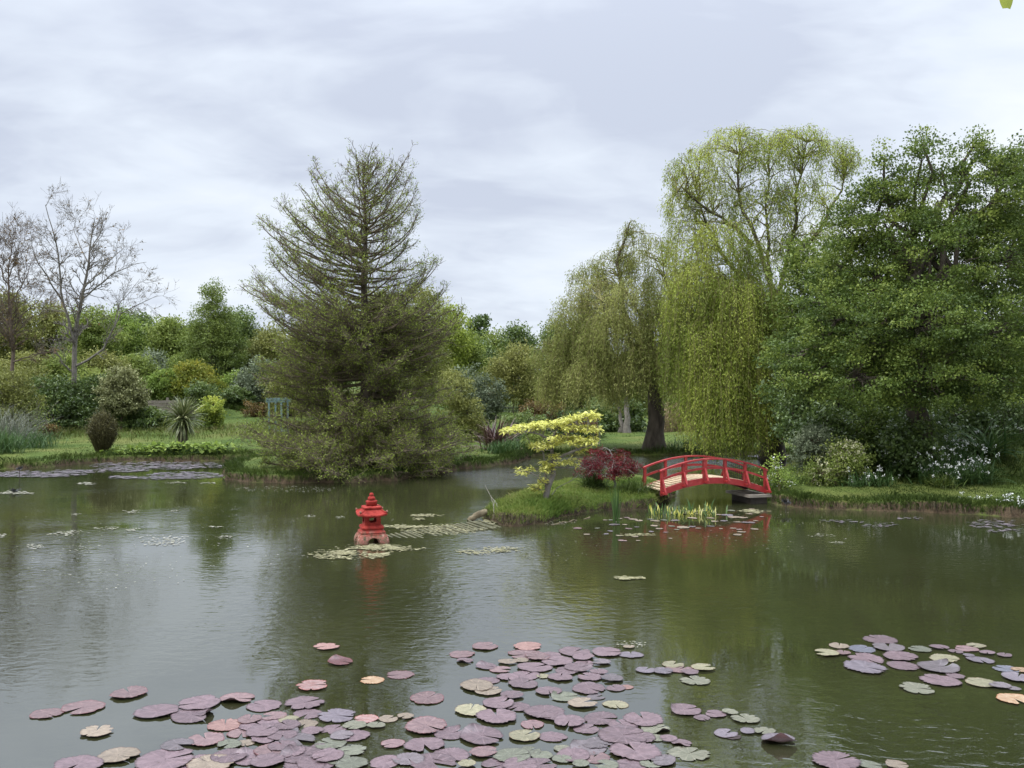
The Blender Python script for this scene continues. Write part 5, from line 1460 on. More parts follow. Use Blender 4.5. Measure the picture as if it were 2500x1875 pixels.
# twig with one leaf hanging into the top right corner, close to the camera
q = W(2458, 21, 1.15)
t = thing('hanging_twig', 'yellow green leaf tip of a near twig at the top right corner', 'twig', q)
s = np.linspace(0, 1, 9)
wd = .0115 * np.sin(np.pi * (.12 + .88 * s)) ** .7 * (1 - .15 * s)
Pm = q + np.stack([.004 * s ** 2, .004 * s, .052 * s], -1)
V = np.concatenate([Pm + np.stack([-wd, np.zeros(9), np.zeros(9)], -1), Pm + np.stack([wd * 0, np.full(9, -.0015), np.zeros(9)], -1), Pm + np.stack([wd, np.full(9, .002), np.zeros(9)], -1)])
mb = MB(); mb.add(V, [[a * 9 + k, (a + 1) * 9 + k, (a + 1) * 9 + k + 1, a * 9 + k + 1] for a in range(2) for k in range(8)], .75); mb.build('leaf', M['lime'], t, q)
mb = MB(); tubes(mb, curve(Pm[-1], q + [.35, .1, .30], 8, .05, .02), np.linspace(.0012, .004, 8)[None], 6); mb.build('stem', M['twig_olive'], t, q)

# ------------------------------------------------------------------ water lilies
def pad_mat(name, c0, c1, rim, rough=.4):
    c0 = [x * .55 for x in c0]; c1 = [x * .58 for x in c1]
    m, nt, ns, ln = nodes(name)
    tc = ns.new('ShaderNodeTexCoord'); oi = ns.new('ShaderNodeObjectInfo')
    ad = ns.new('ShaderNodeVectorMath'); ln.new(tc.outputs['Object'], ad.inputs[0])
    cb = ns.new('ShaderNodeCombineXYZ'); mu = ns.new('ShaderNodeMath'); mu.operation = 'MULTIPLY'; mu.inputs[1].default_value = 40
    ln.new(oi.outputs['Random'], mu.inputs[0]); ln.new(mu.outputs[0], cb.inputs[0]); ln.new(mu.outputs[0], cb.inputs[1]); ln.new(cb.outputs[0], ad.inputs[1])
    nz = ns.new('ShaderNodeTexNoise'); nz.inputs['Scale'].default_value = 2.4; nz.inputs['Detail'].default_value = 7; nz.inputs['Roughness'].default_value = .65; ln.new(ad.outputs[0], nz.inputs[0])
    r = ramp(ns, [(.32, c0), (.62, c1)]); ln.new(nz.outputs[0], r.inputs[0])
    hv = ns.new('ShaderNodeHueSaturation'); hv.inputs['Saturation'].default_value = .9; mr = ns.new('ShaderNodeMapRange'); mr.inputs[3].default_value = .78; mr.inputs[4].default_value = 1.2
    ln.new(oi.outputs['Random'], mr.inputs[0]); ln.new(mr.outputs[0], hv.inputs['Value']); ln.new(r.outputs[0], hv.inputs['Color'])
    # veins: radial, and a darker worn rim (both are marks of the leaf itself)
    sp = ns.new('ShaderNodeSeparateXYZ'); ln.new(tc.outputs['Object'], sp.inputs[0])
    at = ns.new('ShaderNodeMath'); at.operation = 'ARCTAN2'; ln.new(sp.outputs[1], at.inputs[0]); ln.new(sp.outputs[0], at.inputs[1])
    m1 = ns.new('ShaderNodeMath'); m1.operation = 'MULTIPLY'; m1.inputs[1].default_value = 11; ln.new(at.outputs[0], m1.inputs[0])
    sn = ns.new('ShaderNodeMath'); sn.operation = 'SINE'; ln.new(m1.outputs[0], sn.inputs[0])
    vr = ns.new('ShaderNodeMapRange'); vr.inputs[1].default_value = .86; vr.inputs[2].default_value = 1.0; vr.inputs[3].default_value = 0; vr.inputs[4].default_value = .28; ln.new(sn.outputs[0], vr.inputs[0])
    mv = ns.new('ShaderNodeMix'); mv.data_type = 'RGBA'; ln.new(vr.outputs[0], mv.inputs[0]); ln.new(hv.outputs[0], mv.inputs[6]); mv.inputs[7].default_value = (*[min(1, x * 1.7 + .03) for x in c1], 1)
    tt = ns.new('ShaderNodeAttribute'); tt.attribute_name = 'tint'
    wn = ns.new('ShaderNodeMath'); wn.operation = 'MULTIPLY_ADD'; wn.inputs[1].default_value = .22; ln.new(nz.outputs[0], wn.inputs[0]); ln.new(tt.outputs['Fac'], wn.inputs[2])
    rr = ns.new('ShaderNodeMapRange'); rr.inputs[1].default_value = 1.03; rr.inputs[2].default_value = 1.12; ln.new(wn.outputs[0], rr.inputs[0])
    mx = ns.new('ShaderNodeMix'); mx.data_type = 'RGBA'; ln.new(rr.outputs[0], mx.inputs[0]); ln.new(mv.outputs[2], mx.inputs[6]); mx.inputs[7].default_value = (*rim, 1)
    sn2 = ns.new('ShaderNodeTexNoise'); sn2.inputs['Scale'].default_value = 5.5; sn2.inputs['Detail'].default_value = 4; ln.new(ad.outputs[0], sn2.inputs[0])
    sr = ns.new('ShaderNodeMapRange'); sr.inputs[1].default_value = .63; sr.inputs[2].default_value = .70; sr.inputs[4].default_value = .75; ln.new(sn2.outputs[0], sr.inputs[0])
    ms = ns.new('ShaderNodeMix'); ms.data_type = 'RGBA'; ln.new(sr.outputs[0], ms.inputs[0]); ln.new(mx.outputs[2], ms.inputs[6]); ms.inputs[7].default_value = (.07, .038, .026, 1); mx = ms
    gb = ns.new('ShaderNodeNewGeometry'); mb_ = ns.new('ShaderNodeMix'); mb_.data_type = 'RGBA'; ln.new(gb.outputs['Backfacing'], mb_.inputs[0]); ln.new(mx.outputs[2], mb_.inputs[6]); mb_.inputs[7].default_value = (.075, .036, .036, 1)   # reddish brown underside
    p = ns.new('ShaderNodeBsdfPrincipled'); p.inputs['Roughness'].default_value = rough; p.inputs['Specular IOR Level'].default_value = .5; ln.new(mb_.outputs[2], p.inputs['Base Color'])
    b = ns.new('ShaderNodeBump'); b.inputs['Strength'].default_value = .35; b.inputs['Distance'].default_value = .03; ln.new(nz.outputs[0], b.inputs['Height']); ln.new(b.outputs[0], p.inputs['Normal'])
    out = ns.new('ShaderNodeOutputMaterial'); ln.new(p.outputs[0], out.inputs[0])
    return m


PM = {
    'm': ('mauve', pad_mat('mauve_pad', (.14, .088, .10), (.225, .145, .158), (.03, .016, .018))), 'p': ('pink', pad_mat('pink_pad', (.165, .095, .10), (.27, .165, .16), (.10, .022, .025))),
    's': ('salmon pink', pad_mat('salmon_pad', (.28, .13, .11), (.40, .22, .18), (.12, .03, .03))), 'r': ('red edged', pad_mat('red_edged_pad', (.30, .10, .075), (.40, .26, .24), (.26, .035, .025))),
    'd': ('dark red', pad_mat('dark_red_pad', (.10, .03, .03), (.18, .06, .06), (.12, .02, .02))), 't': ('tan', pad_mat('tan_pad', (.22, .165, .115), (.34, .26, .18), (.07, .035, .02))),
    'g': ('grey green', pad_mat('grey_green_pad', (.125, .13, .085), (.205, .21, .145), (.035, .03, .02))), 'y': ('yellow', pad_mat('yellow_pad', (.22, .20, .11), (.36, .32, .19), (.10, .06, .03))),
    'w': ('pale green', pad_mat('pale_green_pad', (.16, .165, .10), (.29, .275, .19), (.05, .05, .03))), 'l': ('lilac', pad_mat('lilac_pad', (.14, .112, .135), (.225, .185, .21), (.04, .025, .03))),
    'b': ('blue grey', pad_mat('blue_grey_pad', (.105, .105, .135), (.19, .19, .23), (.04, .03, .03))), 'o': ('orange', pad_mat('orange_pad', (.32, .15, .05), (.45, .31, .18), (.25, .08, .02))),
    'k': ('blackish brown', pad_mat('blackish_pad', (.028, .014, .012), (.06, .03, .026), (.02, .01, .01))), 'v': ('greyish mauve', pad_mat('greyish_mauve_pad', (.125, .10, .105), (.205, .165, .175), (.03, .02, .02)))}


def pad_mesh(seed, notch=.12, tooth=.03, curl=.05, fold=None, ragged=0.0, turn=None):
    g = np.random.default_rng(seed)
    nr, na = 7, 72
    th = np.linspace(notch / 2, 2 * pi - notch / 2, na)
    rr = np.array([.02, .2, .4, .6, .78, .91, 1.0])
    ph = g.uniform(0, 6.28, 6)
    edge = 1 + .035 * np.sin(2 * th + ph[0]) + .02 * np.sin(5 * th + ph[1]) + tooth * (np.abs(np.sin(13.5 * th + ph[2])) - .5) + g.normal(0, tooth * .35, na)
    if ragged:
        for _ in range(4 if ragged > .2 else 2):
            c = g.uniform(.3, 6); w = g.uniform(.06, .16)
            edge -= ragged * g.uniform(.4, 1) * np.exp(-((th - c) / w) ** 2)
    nc = np.clip(np.minimum(th - notch / 2, 2 * pi - notch / 2 - th) / .25, 0, 1)
    edge *= .86 + .14 * nc ** .5
    Rr_, Th = np.meshgrid(rr, th, indexing='ij')
    Rad = Rr_ * (1 + (edge[None] - 1) * Rr_ ** 3)
    x = Rad * np.cos(Th); y = Rad * np.sin(Th)
    und = np.sin(2 * Th + ph[3]) * .6 + np.sin(5 * Th + ph[4]) * .35 + np.sin(9 * Th + ph[5]) * .2
    z = .004 + .38 * curl * Rr_ ** 6 * (.25 + und) + .008 * np.sin(3 * x + ph[0]) * Rr_ + .004 * np.cos(22 * Th) * Rr_
    z = np.maximum(z, .001)
    if fold is not None:                                   # part of the rim lifted clear of the water and folded over
        a, w_, hgt = fold
        dth = np.abs((Th - a + pi) % (2 * pi) - pi)
        k = np.exp(-(dth / w_) ** 2) * np.clip((Rr_ - .45) / .55, 0, 1)
        z += hgt * k ** 1.1
        x -= np.cos(Th) * k ** 2 * hgt * .75; y -= np.sin(Th) * k ** 2 * hgt * .75
    if turn is not None:
        x, y = x * cos(turn) - y * sin(turn), x * sin(turn) + y * cos(turn)
    V = np.stack([x, y, z], -1).reshape(-1, 3)
    q = [[i * na + j, (i + 1) * na + j, (i + 1) * na + j + 1, i * na + j + 1] for i in range(nr - 1) for j in range(na - 1)]
    mb = MB(); mb.add(V, q, np.repeat(rr, na))
    o = mb.build('lily_pad', PM['m'][1])
    me = o.data; bpy.data.objects.remove(o)
    return me


FLAT = [pad_mesh(100 + k, *p, None, .13, turn=k * 1.13) for k, p in enumerate([(.10, .03, .05), (.35, .02, .07), (.08, .05, .09), (.6, .03, .08), (.14, .02, .05), (.22, .06, .10), (.18, .04, .08), (.45, .05, .06), (.06, .03, .11), (.28, .04, .07), (.12, .06, .09), (.8, .03, .05), (.16, .03, .12), (.3, .07, .08)])]
RAG = [pad_mesh(200 + k, .25, .07, .07, None, .35, turn=2 * k) for k in range(3)]
TOOTH = [pad_mesh(240 + k, .2, .13, .05) for k in range(2)]
FOLD = [pad_mesh(300 + k, .2, .03, .04, (a, .55, h)) for k, (a, h) in enumerate([(.3, .26), (2.6, .3), (4.7, .28)])]
PROP = pad_mesh(350, .2, .03, .03, (4.7, .95, .6))


PADS = []


def P_(raft, s):
    for w in s.split(';'):
        w = w.strip()
        if not w:
            continue
        a = w.split()
        PADS.append((raft, float(a[0]), float(a[1]), float(a[2]), a[3][0], a[3][1:]))


P_('left', """384 1740 106 m; 485 1720 103 m; 470 1748 111 mf; 434 1823 78 v; 502 1809 88 p; 404 1858 140 m; 515 1869 112 t; 579 1707 86 pf; 645 1724 86 m; 744 1719 92 mr; 751 1744 70 m;
667 1752 64 p; 823 1750 97 lr; 894 1757 60 rt; 948 1756 50 t; 990 1751 42 t; 549 1772 82 s; 636 1772 98 m; 697 1788 66 v; 763 1786 54 m; 816 1781 64 mr; 866 1774 60 w; 918 1774 46 w; 864 1798 80 m;
559 1820 62 g; 597 1815 48 t; 642 1806 66 m; 726 1811 92 v; 807 1818 80 g; 688 1826 66 m; 859 1834 72 gr; 825 1857 66 g; 606 1852 94 mf; 654 1862 82 m; 737 1847 108 mf; 744 1871 98 m; 190 1872 122 m; 704 1759 50 y; 745 1768 60 t; 780 1830 60 m""")
P_('central', """1184 1580 65 p; 1288 1579 70 s; 1128 1598 63 p; 1135 1615 44 mf; 1282 1599 84 p; 1239 1618 46 t; 1271 1613 42 t; 1187 1628 54 mf; 1223 1636 56 p; 1305 1631 84 m; 1282 1650 76 m; 1325 1652 32 y; 1190 1663 61 m; 1164 1677 86 t; 1192 1689 70 t;
1277 1672 75 m; 1368 1656 60 m; 1043 1706 84 p; 1149 1736 77 y; 1216 1720 78 mf; 1265 1727 61 m; 1212 1752 100 m; 1329 1742 97 m; 1041 1776 104 p; 1099 1791 84 mf; 1176 1800 108 mf; 1280 1799 74 y; 959 1818 60 p; 1036 1822 98 m; 997 1855 78 v; 1058 1864 116 m; 1140 1869 44 y;
1250 1848 96 g; 1295 1836 56 g; 1323 1847 54 g; 1372 1855 50 g; 1225 1869 96 m; 1318 1871 86 m; 1403 1593 82 m; 1482 1594 78 m; 1541 1600 60 l; 1344 1601 52 m; 1360 1616 82 m; 1426 1620 50 m; 1467 1619 48 v; 1412 1633 72 mf; 1462 1643 44 m; 1494 1659 58 v; 1438 1682 84 m; 1503 1681 48 m;
1529 1678 36 s; 1456 1702 48 v; 1379 1702 72 gf; 1423 1720 72 t; 1503 1721 62 y; 1467 1756 90 m; 1570 1759 96 m; 1431 1781 66 m; 1600 1781 74 wf; 1522 1798 122 m; 1600 1803 46 w; 1632 1805 44 m; 1664 1816 52 mf; 1682 1841 102 wr; 1550 1838 124 m; 1435 1826 92 vf; 1373 1829 44 w; 1591 1867 58 g; 1418 1867 42 g; 1480 1873 60 g; 1535 1581 28 t""")
P_('left', '690 1800 70 m; 705 1836 84 m; 660 1836 80 p; 770 1866 100 m; 835 1800 60 v; 560 1850 90 m; 640 1790 80 m; 590 1790 70 p; 800 1850 80 m; 700 1775 66 m; 480 1862 90 m; 860 1868 80 g; 610 1760 60 p')
P_('central', '1100 1845 90 m; 1180 1840 70 p; 1270 1871 90 m; 1400 1845 84 m; 1460 1815 80 v; 1520 1772 70 m; 1560 1803 80 m; 1620 1860 70 v; 1250 1700 60 m; 1340 1690 64 m; 1312 1606 66 p; 1424 1606 60 m; 1384 1640 60 m; 940 1862 80 m; 1350 1800 70 m; 1390 1765 80 m; 1300 1770 60 p; 1540 1870 80 m; 1450 1850 76 p; 1350 1752 60 m; 1240 1655 56 m; 1440 1655 60 m')
P_('upper right outlying', "1576 1638 50 l; 1620 1641 50 l; 1658 1635 66 p; 1685 1644 44 m; 1644 1623 54 y; 1717 1632 58 y; 1697 1663 72 wr")
P_('lower right outlying', "1672 1735 78 mF; 1747 1744 54 m; 1714 1753 42 m; 1782 1742 40 w; 1820 1757 68 wr; 1773 1792 58 l; 1826 1787 38 l; 1867 1788 52 wr; 1902 1812 88 lP; 1790 1800 40 k")
P_('right', """2149 1562 78 m; 2169 1583 74 v; 2104 1585 68 b; 2049 1578 50 t; 2017 1597 60 y; 2059 1596 38 p; 2114 1610 94 mr; 2112 1631 104 lt; 2199 1605 84 m; 2206 1627 74 m; 2246 1586 54 g; 2293 1583 44 m; 2333 1592 36 m; 2360 1585 58 p; 2383 1577 46 y;
2306 1608 74 y; 2291 1632 100 vf; 2365 1602 28 l; 2393 1613 62 l; 2410 1596 38 m; 2452 1601 38 m; 2296 1663 92 m; 2333 1652 44 m; 2238 1682 80 wr; 2457 1634 62 b; 2485 1657 72 l; 2492 1637 42 o; 2397 1669 74 y; 2442 1677 50 v; 2475 1683 32 v; 2477 1709 80 o""")
P_('bottom right', "2040 1861 114 mt; 2124 1869 56 gf; 2189 1871 54 tf")
SINGLE = {(114, 1744): 'half sunken pinkish lily pad left of its neighbour on open water', (203, 1729): 'long pink lily pad with a white fleck on open water at the left', (315, 1695): 'solitary pink lily pad with a thin red rim, farthest left on open water',
          (236, 1789): 'tattered tan lily pad alone on open water at the lower left', (289, 1848): 'ochre lily pad with a white fleck at the lower left', (797, 1581): 'small salmon lily pad with ragged red edge, farthest of the loose ones',
          (831, 1618): 'dark red lily pad with one lifted pale edge, below the ragged salmon one', (763, 1676): 'red edged lily pad split like a butterfly above the left raft', (909, 1661): 'small orange tan lily pad lit beside a toothed mauve one', (977, 1648): 'toothed mauve pink lily pad right of the small orange one'}
SP = [(114, 1744, 76, 'p', ''), (203, 1729, 103, 'p', ''), (315, 1695, 84, 'p', ''), (236, 1789, 78, 't', 'r'), (289, 1848, 97, 't', ''), (797, 1581, 62, 's', 'r'), (831, 1618, 65, 'd', 'f'), (763, 1676, 77, 'r', 'r'), (909, 1661, 57, 'o', 't'), (977, 1648, 68, 'p', 't')]
for a in SP:
    PADS.append(('single', *a))
ROWS = {'left': [(1760, 'back'), (1812, 'middle'), (9999, 'front')], 'central': [(1612, 'farthest'), (1655, 'far middle'), (1712, 'middle'), (1765, 'near middle'), (1815, 'near'), (9999, 'nearest')],
        'right': [(1593, 'back'), (1622, 'middle'), (9999, 'front')], 'upper right outlying': [(9999, '')], 'lower right outlying': [(9999, '')], 'bottom right': [(9999, '')]}
NAMEOF = {'left': 'left raft', 'central': 'central raft', 'right': 'right raft', 'upper right outlying': 'patch right of the central raft', 'lower right outlying': 'trail below that patch', 'bottom right': 'trio cut by the bottom edge'}
NAMEOF['lower right outlying'] = 'trail right of the central raft'
NAMEOF['upper right outlying'] = 'small patch beyond the central raft'
SHAPE = {'': '', 'f': 'folded ', 'r': 'ragged ', 't': 'toothed ', 'F': 'upturned ', 'P': 'standing '}
ORD = ['first', 'second', 'third', 'fourth', 'fifth', 'sixth', 'seventh', 'eighth', 'ninth', 'tenth', 'eleventh', 'twelfth']


def row_of(p):
    for lim, nm in ROWS[p[0]]:
        if p[2] < lim:
            return nm


keys = {}
for p in PADS:
    if p[0] != 'single':
        keys.setdefault((p[0], row_of(p), p[4], p[5]), []).append(p)
for k_, p in enumerate(sorted(PADS, key=lambda p: p[2])):
    raft, x, y, w, c, sh = p
    rr_ = np.random.default_rng(int(x * 7 + y * 131))
    pool = {'': FLAT, 'r': RAG, 't': TOOTH, 'f': FOLD, 'F': [FOLD[1]], 'P': [PROP]}[sh]
    me = pool[rr_.integers(len(pool))]
    if c != 'm':
        key = me.name + c
        m2 = bpy.data.meshes.get(key)
        if m2 is None:
            m2 = me.copy(); m2.name = key; m2.materials.clear(); m2.materials.append(PM[c][1])
        me = m2
    o = bpy.data.objects.new('lily_pad', me); COL.objects.link(o)
    g = G(x, y); Rw = w * g[1] / F / 2
    o.location = (g[0], g[1], .003 + .0016 * (k_ % 9))
    o.scale = (Rw, Rw * rr_.uniform(.82, .98), Rw)
    o.rotation_euler = (rr_.normal(0, .006), rr_.normal(0, .006), rr_.normal(0, .35) + pi * rr_.integers(2))
    if sh in 'fF' and sh:
        o.rotation_euler[2] = rr_.uniform(-.6, .6)
    if sh == 'F':
        o.rotation_euler[2] = .35; o.scale = (Rw, Rw, Rw * 1.1)
    if sh == 'P':
        o.rotation_euler[2] = -.1
    if raft == 'single':
        lb = SINGLE[(int(x), int(y))]; grp = 'lily pads floating apart from the rafts'
    else:
        row = row_of(p)
        same = sorted(keys[(raft, row, c, sh)], key=lambda q: q[1])
        where = f'in {row} row of the {NAMEOF[raft]}' if row else f'in the {NAMEOF[raft]}'
        cn = SHAPE[sh] + PM[c][0]
        lb = f'only {cn} lily pad {where}' if len(same) == 1 else f'{ORD[same.index(p)]} {cn} lily pad from left {where}'
        grp = f'lily pads of the {NAMEOF[raft]}'
    tag(o, lb, 'lily pad', grp)

# small pads under the bridge, all alike
SM = """1492 1270 16;1510 1266 20;1530 1264 18;1545 1268 26;1560 1271 24;1505 1275 18;1478 1270 14;1588 1268 18;1600 1272 26;1620 1270 20;1648 1271 24;1690 1265 26;1735 1265 20;1755 1257 18;1500 1281 30;1525 1281 16;1535 1291 20;1555 1287 14;1597 1284 22;1610 1291 22;1640 1285 18;
1652 1293 14;1668 1288 38;1690 1286 20;1705 1290 16;1735 1285 18;1760 1291 12;1745 1273 22;1768 1272 22;1775 1258 34;1795 1263 36;1815 1264 26;1785 1247 24;1800 1275 20;1820 1276 24;1835 1276 22;1790 1290 16;1805 1293 18;1842 1292 24;1810 1299 22;1800 1306 26;1830 1255 18;1860 1262 14;1845 1272 16;1835 1243 16;
1410 1290 24;1458 1290 14;1490 1297 16;1433 1305 18;1480 1304 16;1512 1308 20;1550 1310 22;1590 1298 16;1625 1300 14;1558 1320 12;1520 1320 24;1637 1315 12"""
for w in SM.split(';'):
    x, y, s = [float(v) for v in w.split()]
    me = FLAT[int(rng.integers(14))]
    c = 'tlvtgpt'[int(rng.integers(7))]
    key = me.name + c
    m2 = bpy.data.meshes.get(key)
    if m2 is None:
        m2 = me.copy(); m2.name = key; m2.materials.clear(); m2.materials.append(PM[c][1])
    o = bpy.data.objects.new('small_lily_pad', m2); COL.objects.link(o)
    g = G(x, y); Rw = s * g[1] / F / 2
    o.location = (g[0], g[1], .004 + .001 * rng.random()); o.scale = (Rw, Rw * .8, Rw); o.rotation_euler = (0, 0, rng.uniform(0, 6.28))
    tag(o, 'small pale lily pad scattered on the water between island front and red bridge', 'lily pad', 'small lily pads below the bridge')


def flakes(mb, regions, z=.006):
    """thin floating flakes inside ellipses (px): cx, cy, rx, ry, n, size m, noise cut"""
    for cx, cy, rx, ry, n, sz, cut in regions:
        r = np.sqrt(rng.random(n * 4)); a = rng.uniform(0, 2 * pi, n * 4)
        X = cx + rx * r * np.cos(a); Y = cy + ry * r * np.sin(a)
        d = H * F / (Y - HY); x = (X - CX) * d / F
        fld = vnoise(x * 3 + 5, d * 3 + 9) * .65 + vnoise(x * 9, d * 9) * .35
        fld = fld - .30 * (r - .55)
        if cut:
            wt = np.exp(9 * float(cut) * (fld - fld.max())) + 1e-9
            k = rng.choice(len(x), int(n), replace=False, p=wt / wt.sum())
        else:
            k = np.arange(n)
        x, d = x[k], d[k]
        m = len(x); ns_ = 7
        s = sz * rng.uniform(.3, 1.25, m)
        th = np.arange(ns_) * 2 * pi / ns_
        rr = s[:, None] * rng.uniform(.55, 1.1, (m, ns_))
        V = np.stack([x[:, None] + rr * np.cos(th) * 1.5, d[:, None] + rr * np.sin(th), np.repeat((z + rng.uniform(0, .008, m))[:, None], ns_, 1)], -1).reshape(-1, 3)
        mb.add(V, np.arange(m * ns_).reshape(m, ns_), np.repeat(rng.random(m), ns_))


mb = MB()
flakes(mb, [(905, 1338, 90, 9, 330, .022, 1), (850, 1354, 100, 14, 560, .023, 1), (940, 1341, 90, 9, 260, .02, 1), (990, 1340, 50, 6, 120, .02, 1), (985, 1286, 60, 4, 160, .03, 1), (1080, 1292, 110, 14, 520, .02, .5), (1045, 1259, 40, 4, 120, .026, 1), (1020, 1268, 16, 3, 30, .026, 1), (1175, 1347, 70, 8, 200, .017, 1),
            (1230, 1341, 60, 7, 120, .017, 1), (1205, 1273, 22, 7, 90, .03, 1), (1535, 1412, 38, 5, 130, .022, 1), (1840, 1250, 42, 6, 150, .03, 1), (1690, 1252, 60, 6, 260, .024, 1), (1555, 1307, 50, 5, 90, .022, 1), (1100, 1285, 60, 4, 120, .025, 1)])
tag(mb.build('algae_scum', M['scum']), 'yellowish mats of algae scum around the lantern, ramp and iris shoots', 'algae', kind='stuff')
mb = MB()
flakes(mb, [(215, 1181, 26, 3.2, 48, 0.033, .7), (40, 1203, 50, 6.5, 120, 0.033, .7), (160, 1305, 45, 6.5, 60, 0.017, .7), (190, 1301, 30, 5.2, 36, 0.017, .7), (85, 1334, 22, 7.8, 54, 0.015, .7), (260, 1291, 30, 5.2, 42, 0.017, .7), (325, 1294, 22, 3.9, 36, 0.017, .7), (395, 1325, 60, 9.1, 114, 0.017, .7), (400, 1313, 60, 6.5, 54, 0.017, .7), (320, 1250, 30, 3.9, 36, 0.019, .7),
            (185, 1256, 14, 3.9, 18, 0.017, .7), (530, 1287, 20, 2.6, 24, 0.017, .7), (545, 1312, 24, 3.9, 30, 0.017, .7), (425, 1179, 30, 3.2, 36, 0.028, .7), (510, 1181, 25, 2.6, 24, 0.028, .7), (430, 1249, 14, 2.6, 15, 0.017, .7), (760, 1261, 16, 3.2, 24, 0.017, .7), (830, 1264, 14, 2.6, 18, 0.017, .7), (8, 1308, 12, 5.2, 24, 0.017, .7), (200, 1340, 60, 10.4, 52, 0.011, 0),
            (300, 1300, 300, 143.0, 220, 0.010, 0), (700, 1300, 300, 91.0, 120, 0.010, 0), (1300, 1330, 200, 52.0, 120, 0.008, 0), (1900, 1300, 250, 52.0, 120, 0.010, 0), (2010, 1310, 40, 6.5, 30, 0.014, .7), (2050, 1326, 20, 2.6, 15, 0.014, .7), (1540, 1575, 40, 7.8, 52, 0.008, 0), (700, 1195, 130, 7.8, 140, 0.017, 0), (1350, 1275, 60, 7.8, 60, 0.011, 0)])
tag(mb.build('floating_debris', M['debris']), 'small pale flakes drifting on the open water', 'debris', kind='stuff')
PADST = leaf_mat('far_pads', [(0, (.035, .04, .025)), (.5, (.08, .065, .075)), (1, (.16, .13, .145))], 0, .5, .4)
for nm, lb, regs in [('lily_pad_raft', 'long lily pad raft hugging the shore at the far left', [(90, 1158, 120, 8, 460, .062, .45), (190, 1151, 80, 4, 130, .06, .45)]),
                     ('lily_pad_raft', 'dense lily pad raft below the cabbage palm along the left shore', [(400, 1137, 180, 10, 680, .065, .45), (300, 1147, 70, 6, 190, .06, .45)]),
                     ('lily_pad_raft', 'pale lily pad raft beside the tip of the conifer headland', [(455, 1161, 95, 9, 460, .058, .45), (300, 1166, 40, 4, 80, .058, .45), (380, 1167, 60, 4, 120, .058, .45)]),
                     ('lily_pad_raft', 'reddish lily pad raft floating below the right bank near the photo edge', [(2430, 1280, 80, 11, 110, .034, .5), (2460, 1297, 55, 5, 34, .034, .5)]),
                     ('lily_pad_raft', 'thin reddish lily pad raft below the right bank, under the silver shrub', [(2060, 1273, 65, 5, 38, .03, .5), (2145, 1282, 45, 6, 34, .03, .5), (2230, 1266, 42, 4, 22, .03, .5)]),
                     ('lily_pad_raft', 'pale lily pads on the far channel behind the right end of the bridge', [(1880, 1114, 60, 3, 90, .10, 1)])]:
    mb = MB(); flakes(mb, regs, .008)
    tag(mb.build(nm, PADST), lb, 'lily pads', 'distant lily pad rafts', 'stuff')

# ------------------------------------------------------------------ grass
def scatter(n, x0, x1, y0, y1):
    return rng.uniform(x0, x1, n), rng.uniform(y0, y1, n)


def outward(x, y, poly, e=.05):
    gx_ = sdist(x + e, y, poly) - sdist(x - e, y, poly); gy_ = sdist(x, y + e, poly) - sdist(x, y - e, poly)
    return -unit(np.stack([gx_, gy_], -1))


def patchtint(x, y, lo=.05, hi=.65):
    return np.clip(lo + (hi - lo) * (vnoise(x * .9 + 4, y * .9) * .6 + vnoise(x * 3.3, y * 3.3) * .4) + rng.normal(0, .12, len(x)), 0, 1)


def visible(x, y):
    return np.abs(x) < y * .64 + .5


# long grass spilling over the pond edges
mb = MB(); mr_ = MB()
for n, box_ in [(260000, (-17, 4.5, 20, 30)), (150000, (3.5, 13, 14, 19)), (90000, (-2, 12, 26, 31))]:
    x, y = scatter(n, *box_)
    ok = visible(x, y); x, y = x[ok], y[ok]
    d = sdist(x, y, MAIN)
    k = (d > -.04) & (d < .50) & (rng.random(len(d)) < np.exp(-np.maximum(d - .1, 0) * 4))
    x, y, d = x[k], y[k], d[k]
    z = gz(x, y)
    ok = z > .03
    x, y, z, d = x[ok], y[ok], z[ok], d[ok]
    o_ = outward(x, y, MAIN)
    tall = (.07 + .10 * sstep(19, 23, y) * .6) + .11 * vnoise(x * 1.3, y * 1.3) ** 1.5
    blades(mb, np.stack([x, y, z - .01], -1), tall, .012, .35, patchtint(x, y), o_ * (.55 * np.exp(-d * 5))[:, None])
    k = (d < .12) & (rng.random(len(d)) < .55)
    P = np.stack([x, y, z], -1)[k]; o2 = o_[k]
    h = -np.minimum(P[:, 2] * .9, .22)
    blades(mr_, P + np.concatenate([o2 * .03, np.zeros((len(P), 1))], 1), h, .012, .2, rng.random(len(P)), -o2 * .18)
tag(mb.build('bank_grass', M['grass']), 'long grass spilling over the pond banks', 'grass', kind='stuff')
x, y = scatter(150000, -.9, 4, 13, 18.5)
d = sdist(x, y, ISLE); k = d > -.05
x, y, d = x[k], y[k], d[k]; z = gz(x, y); k = z > .03; x, y, z, d = x[k], y[k], z[k], d[k]
o_ = outward(x, y, ISLE)
lush = np.exp(-(((x - .55) / .9) ** 2 + ((y - 14.7) / .7) ** 2))
k = rng.random(len(x)) < np.clip(.35 + .65 * lush + .5 * np.exp(-d * 6), 0, 1)
x, y, z, d, o_, lush = x[k], y[k], z[k], d[k], o_[k], lush[k]
mi = MB(); blades(mi, np.stack([x, y, z - .01], -1), .055 + .05 * vnoise(x * 2, y * 2) + .05 * lush, .0085, .38, np.clip(patchtint(x, y, .25, .95) - .25 * lush, 0, 1), o_ * (.35 * np.exp(-d * 6))[:, None])
tag(mi.build('island_grass', M['lush']), 'lush grass covering the small island', 'grass', kind='stuff')
k = (d < .12) & (rng.random(len(d)) < .8)
P = np.stack([x, y, z], -1)[k]; o2 = o_[k]
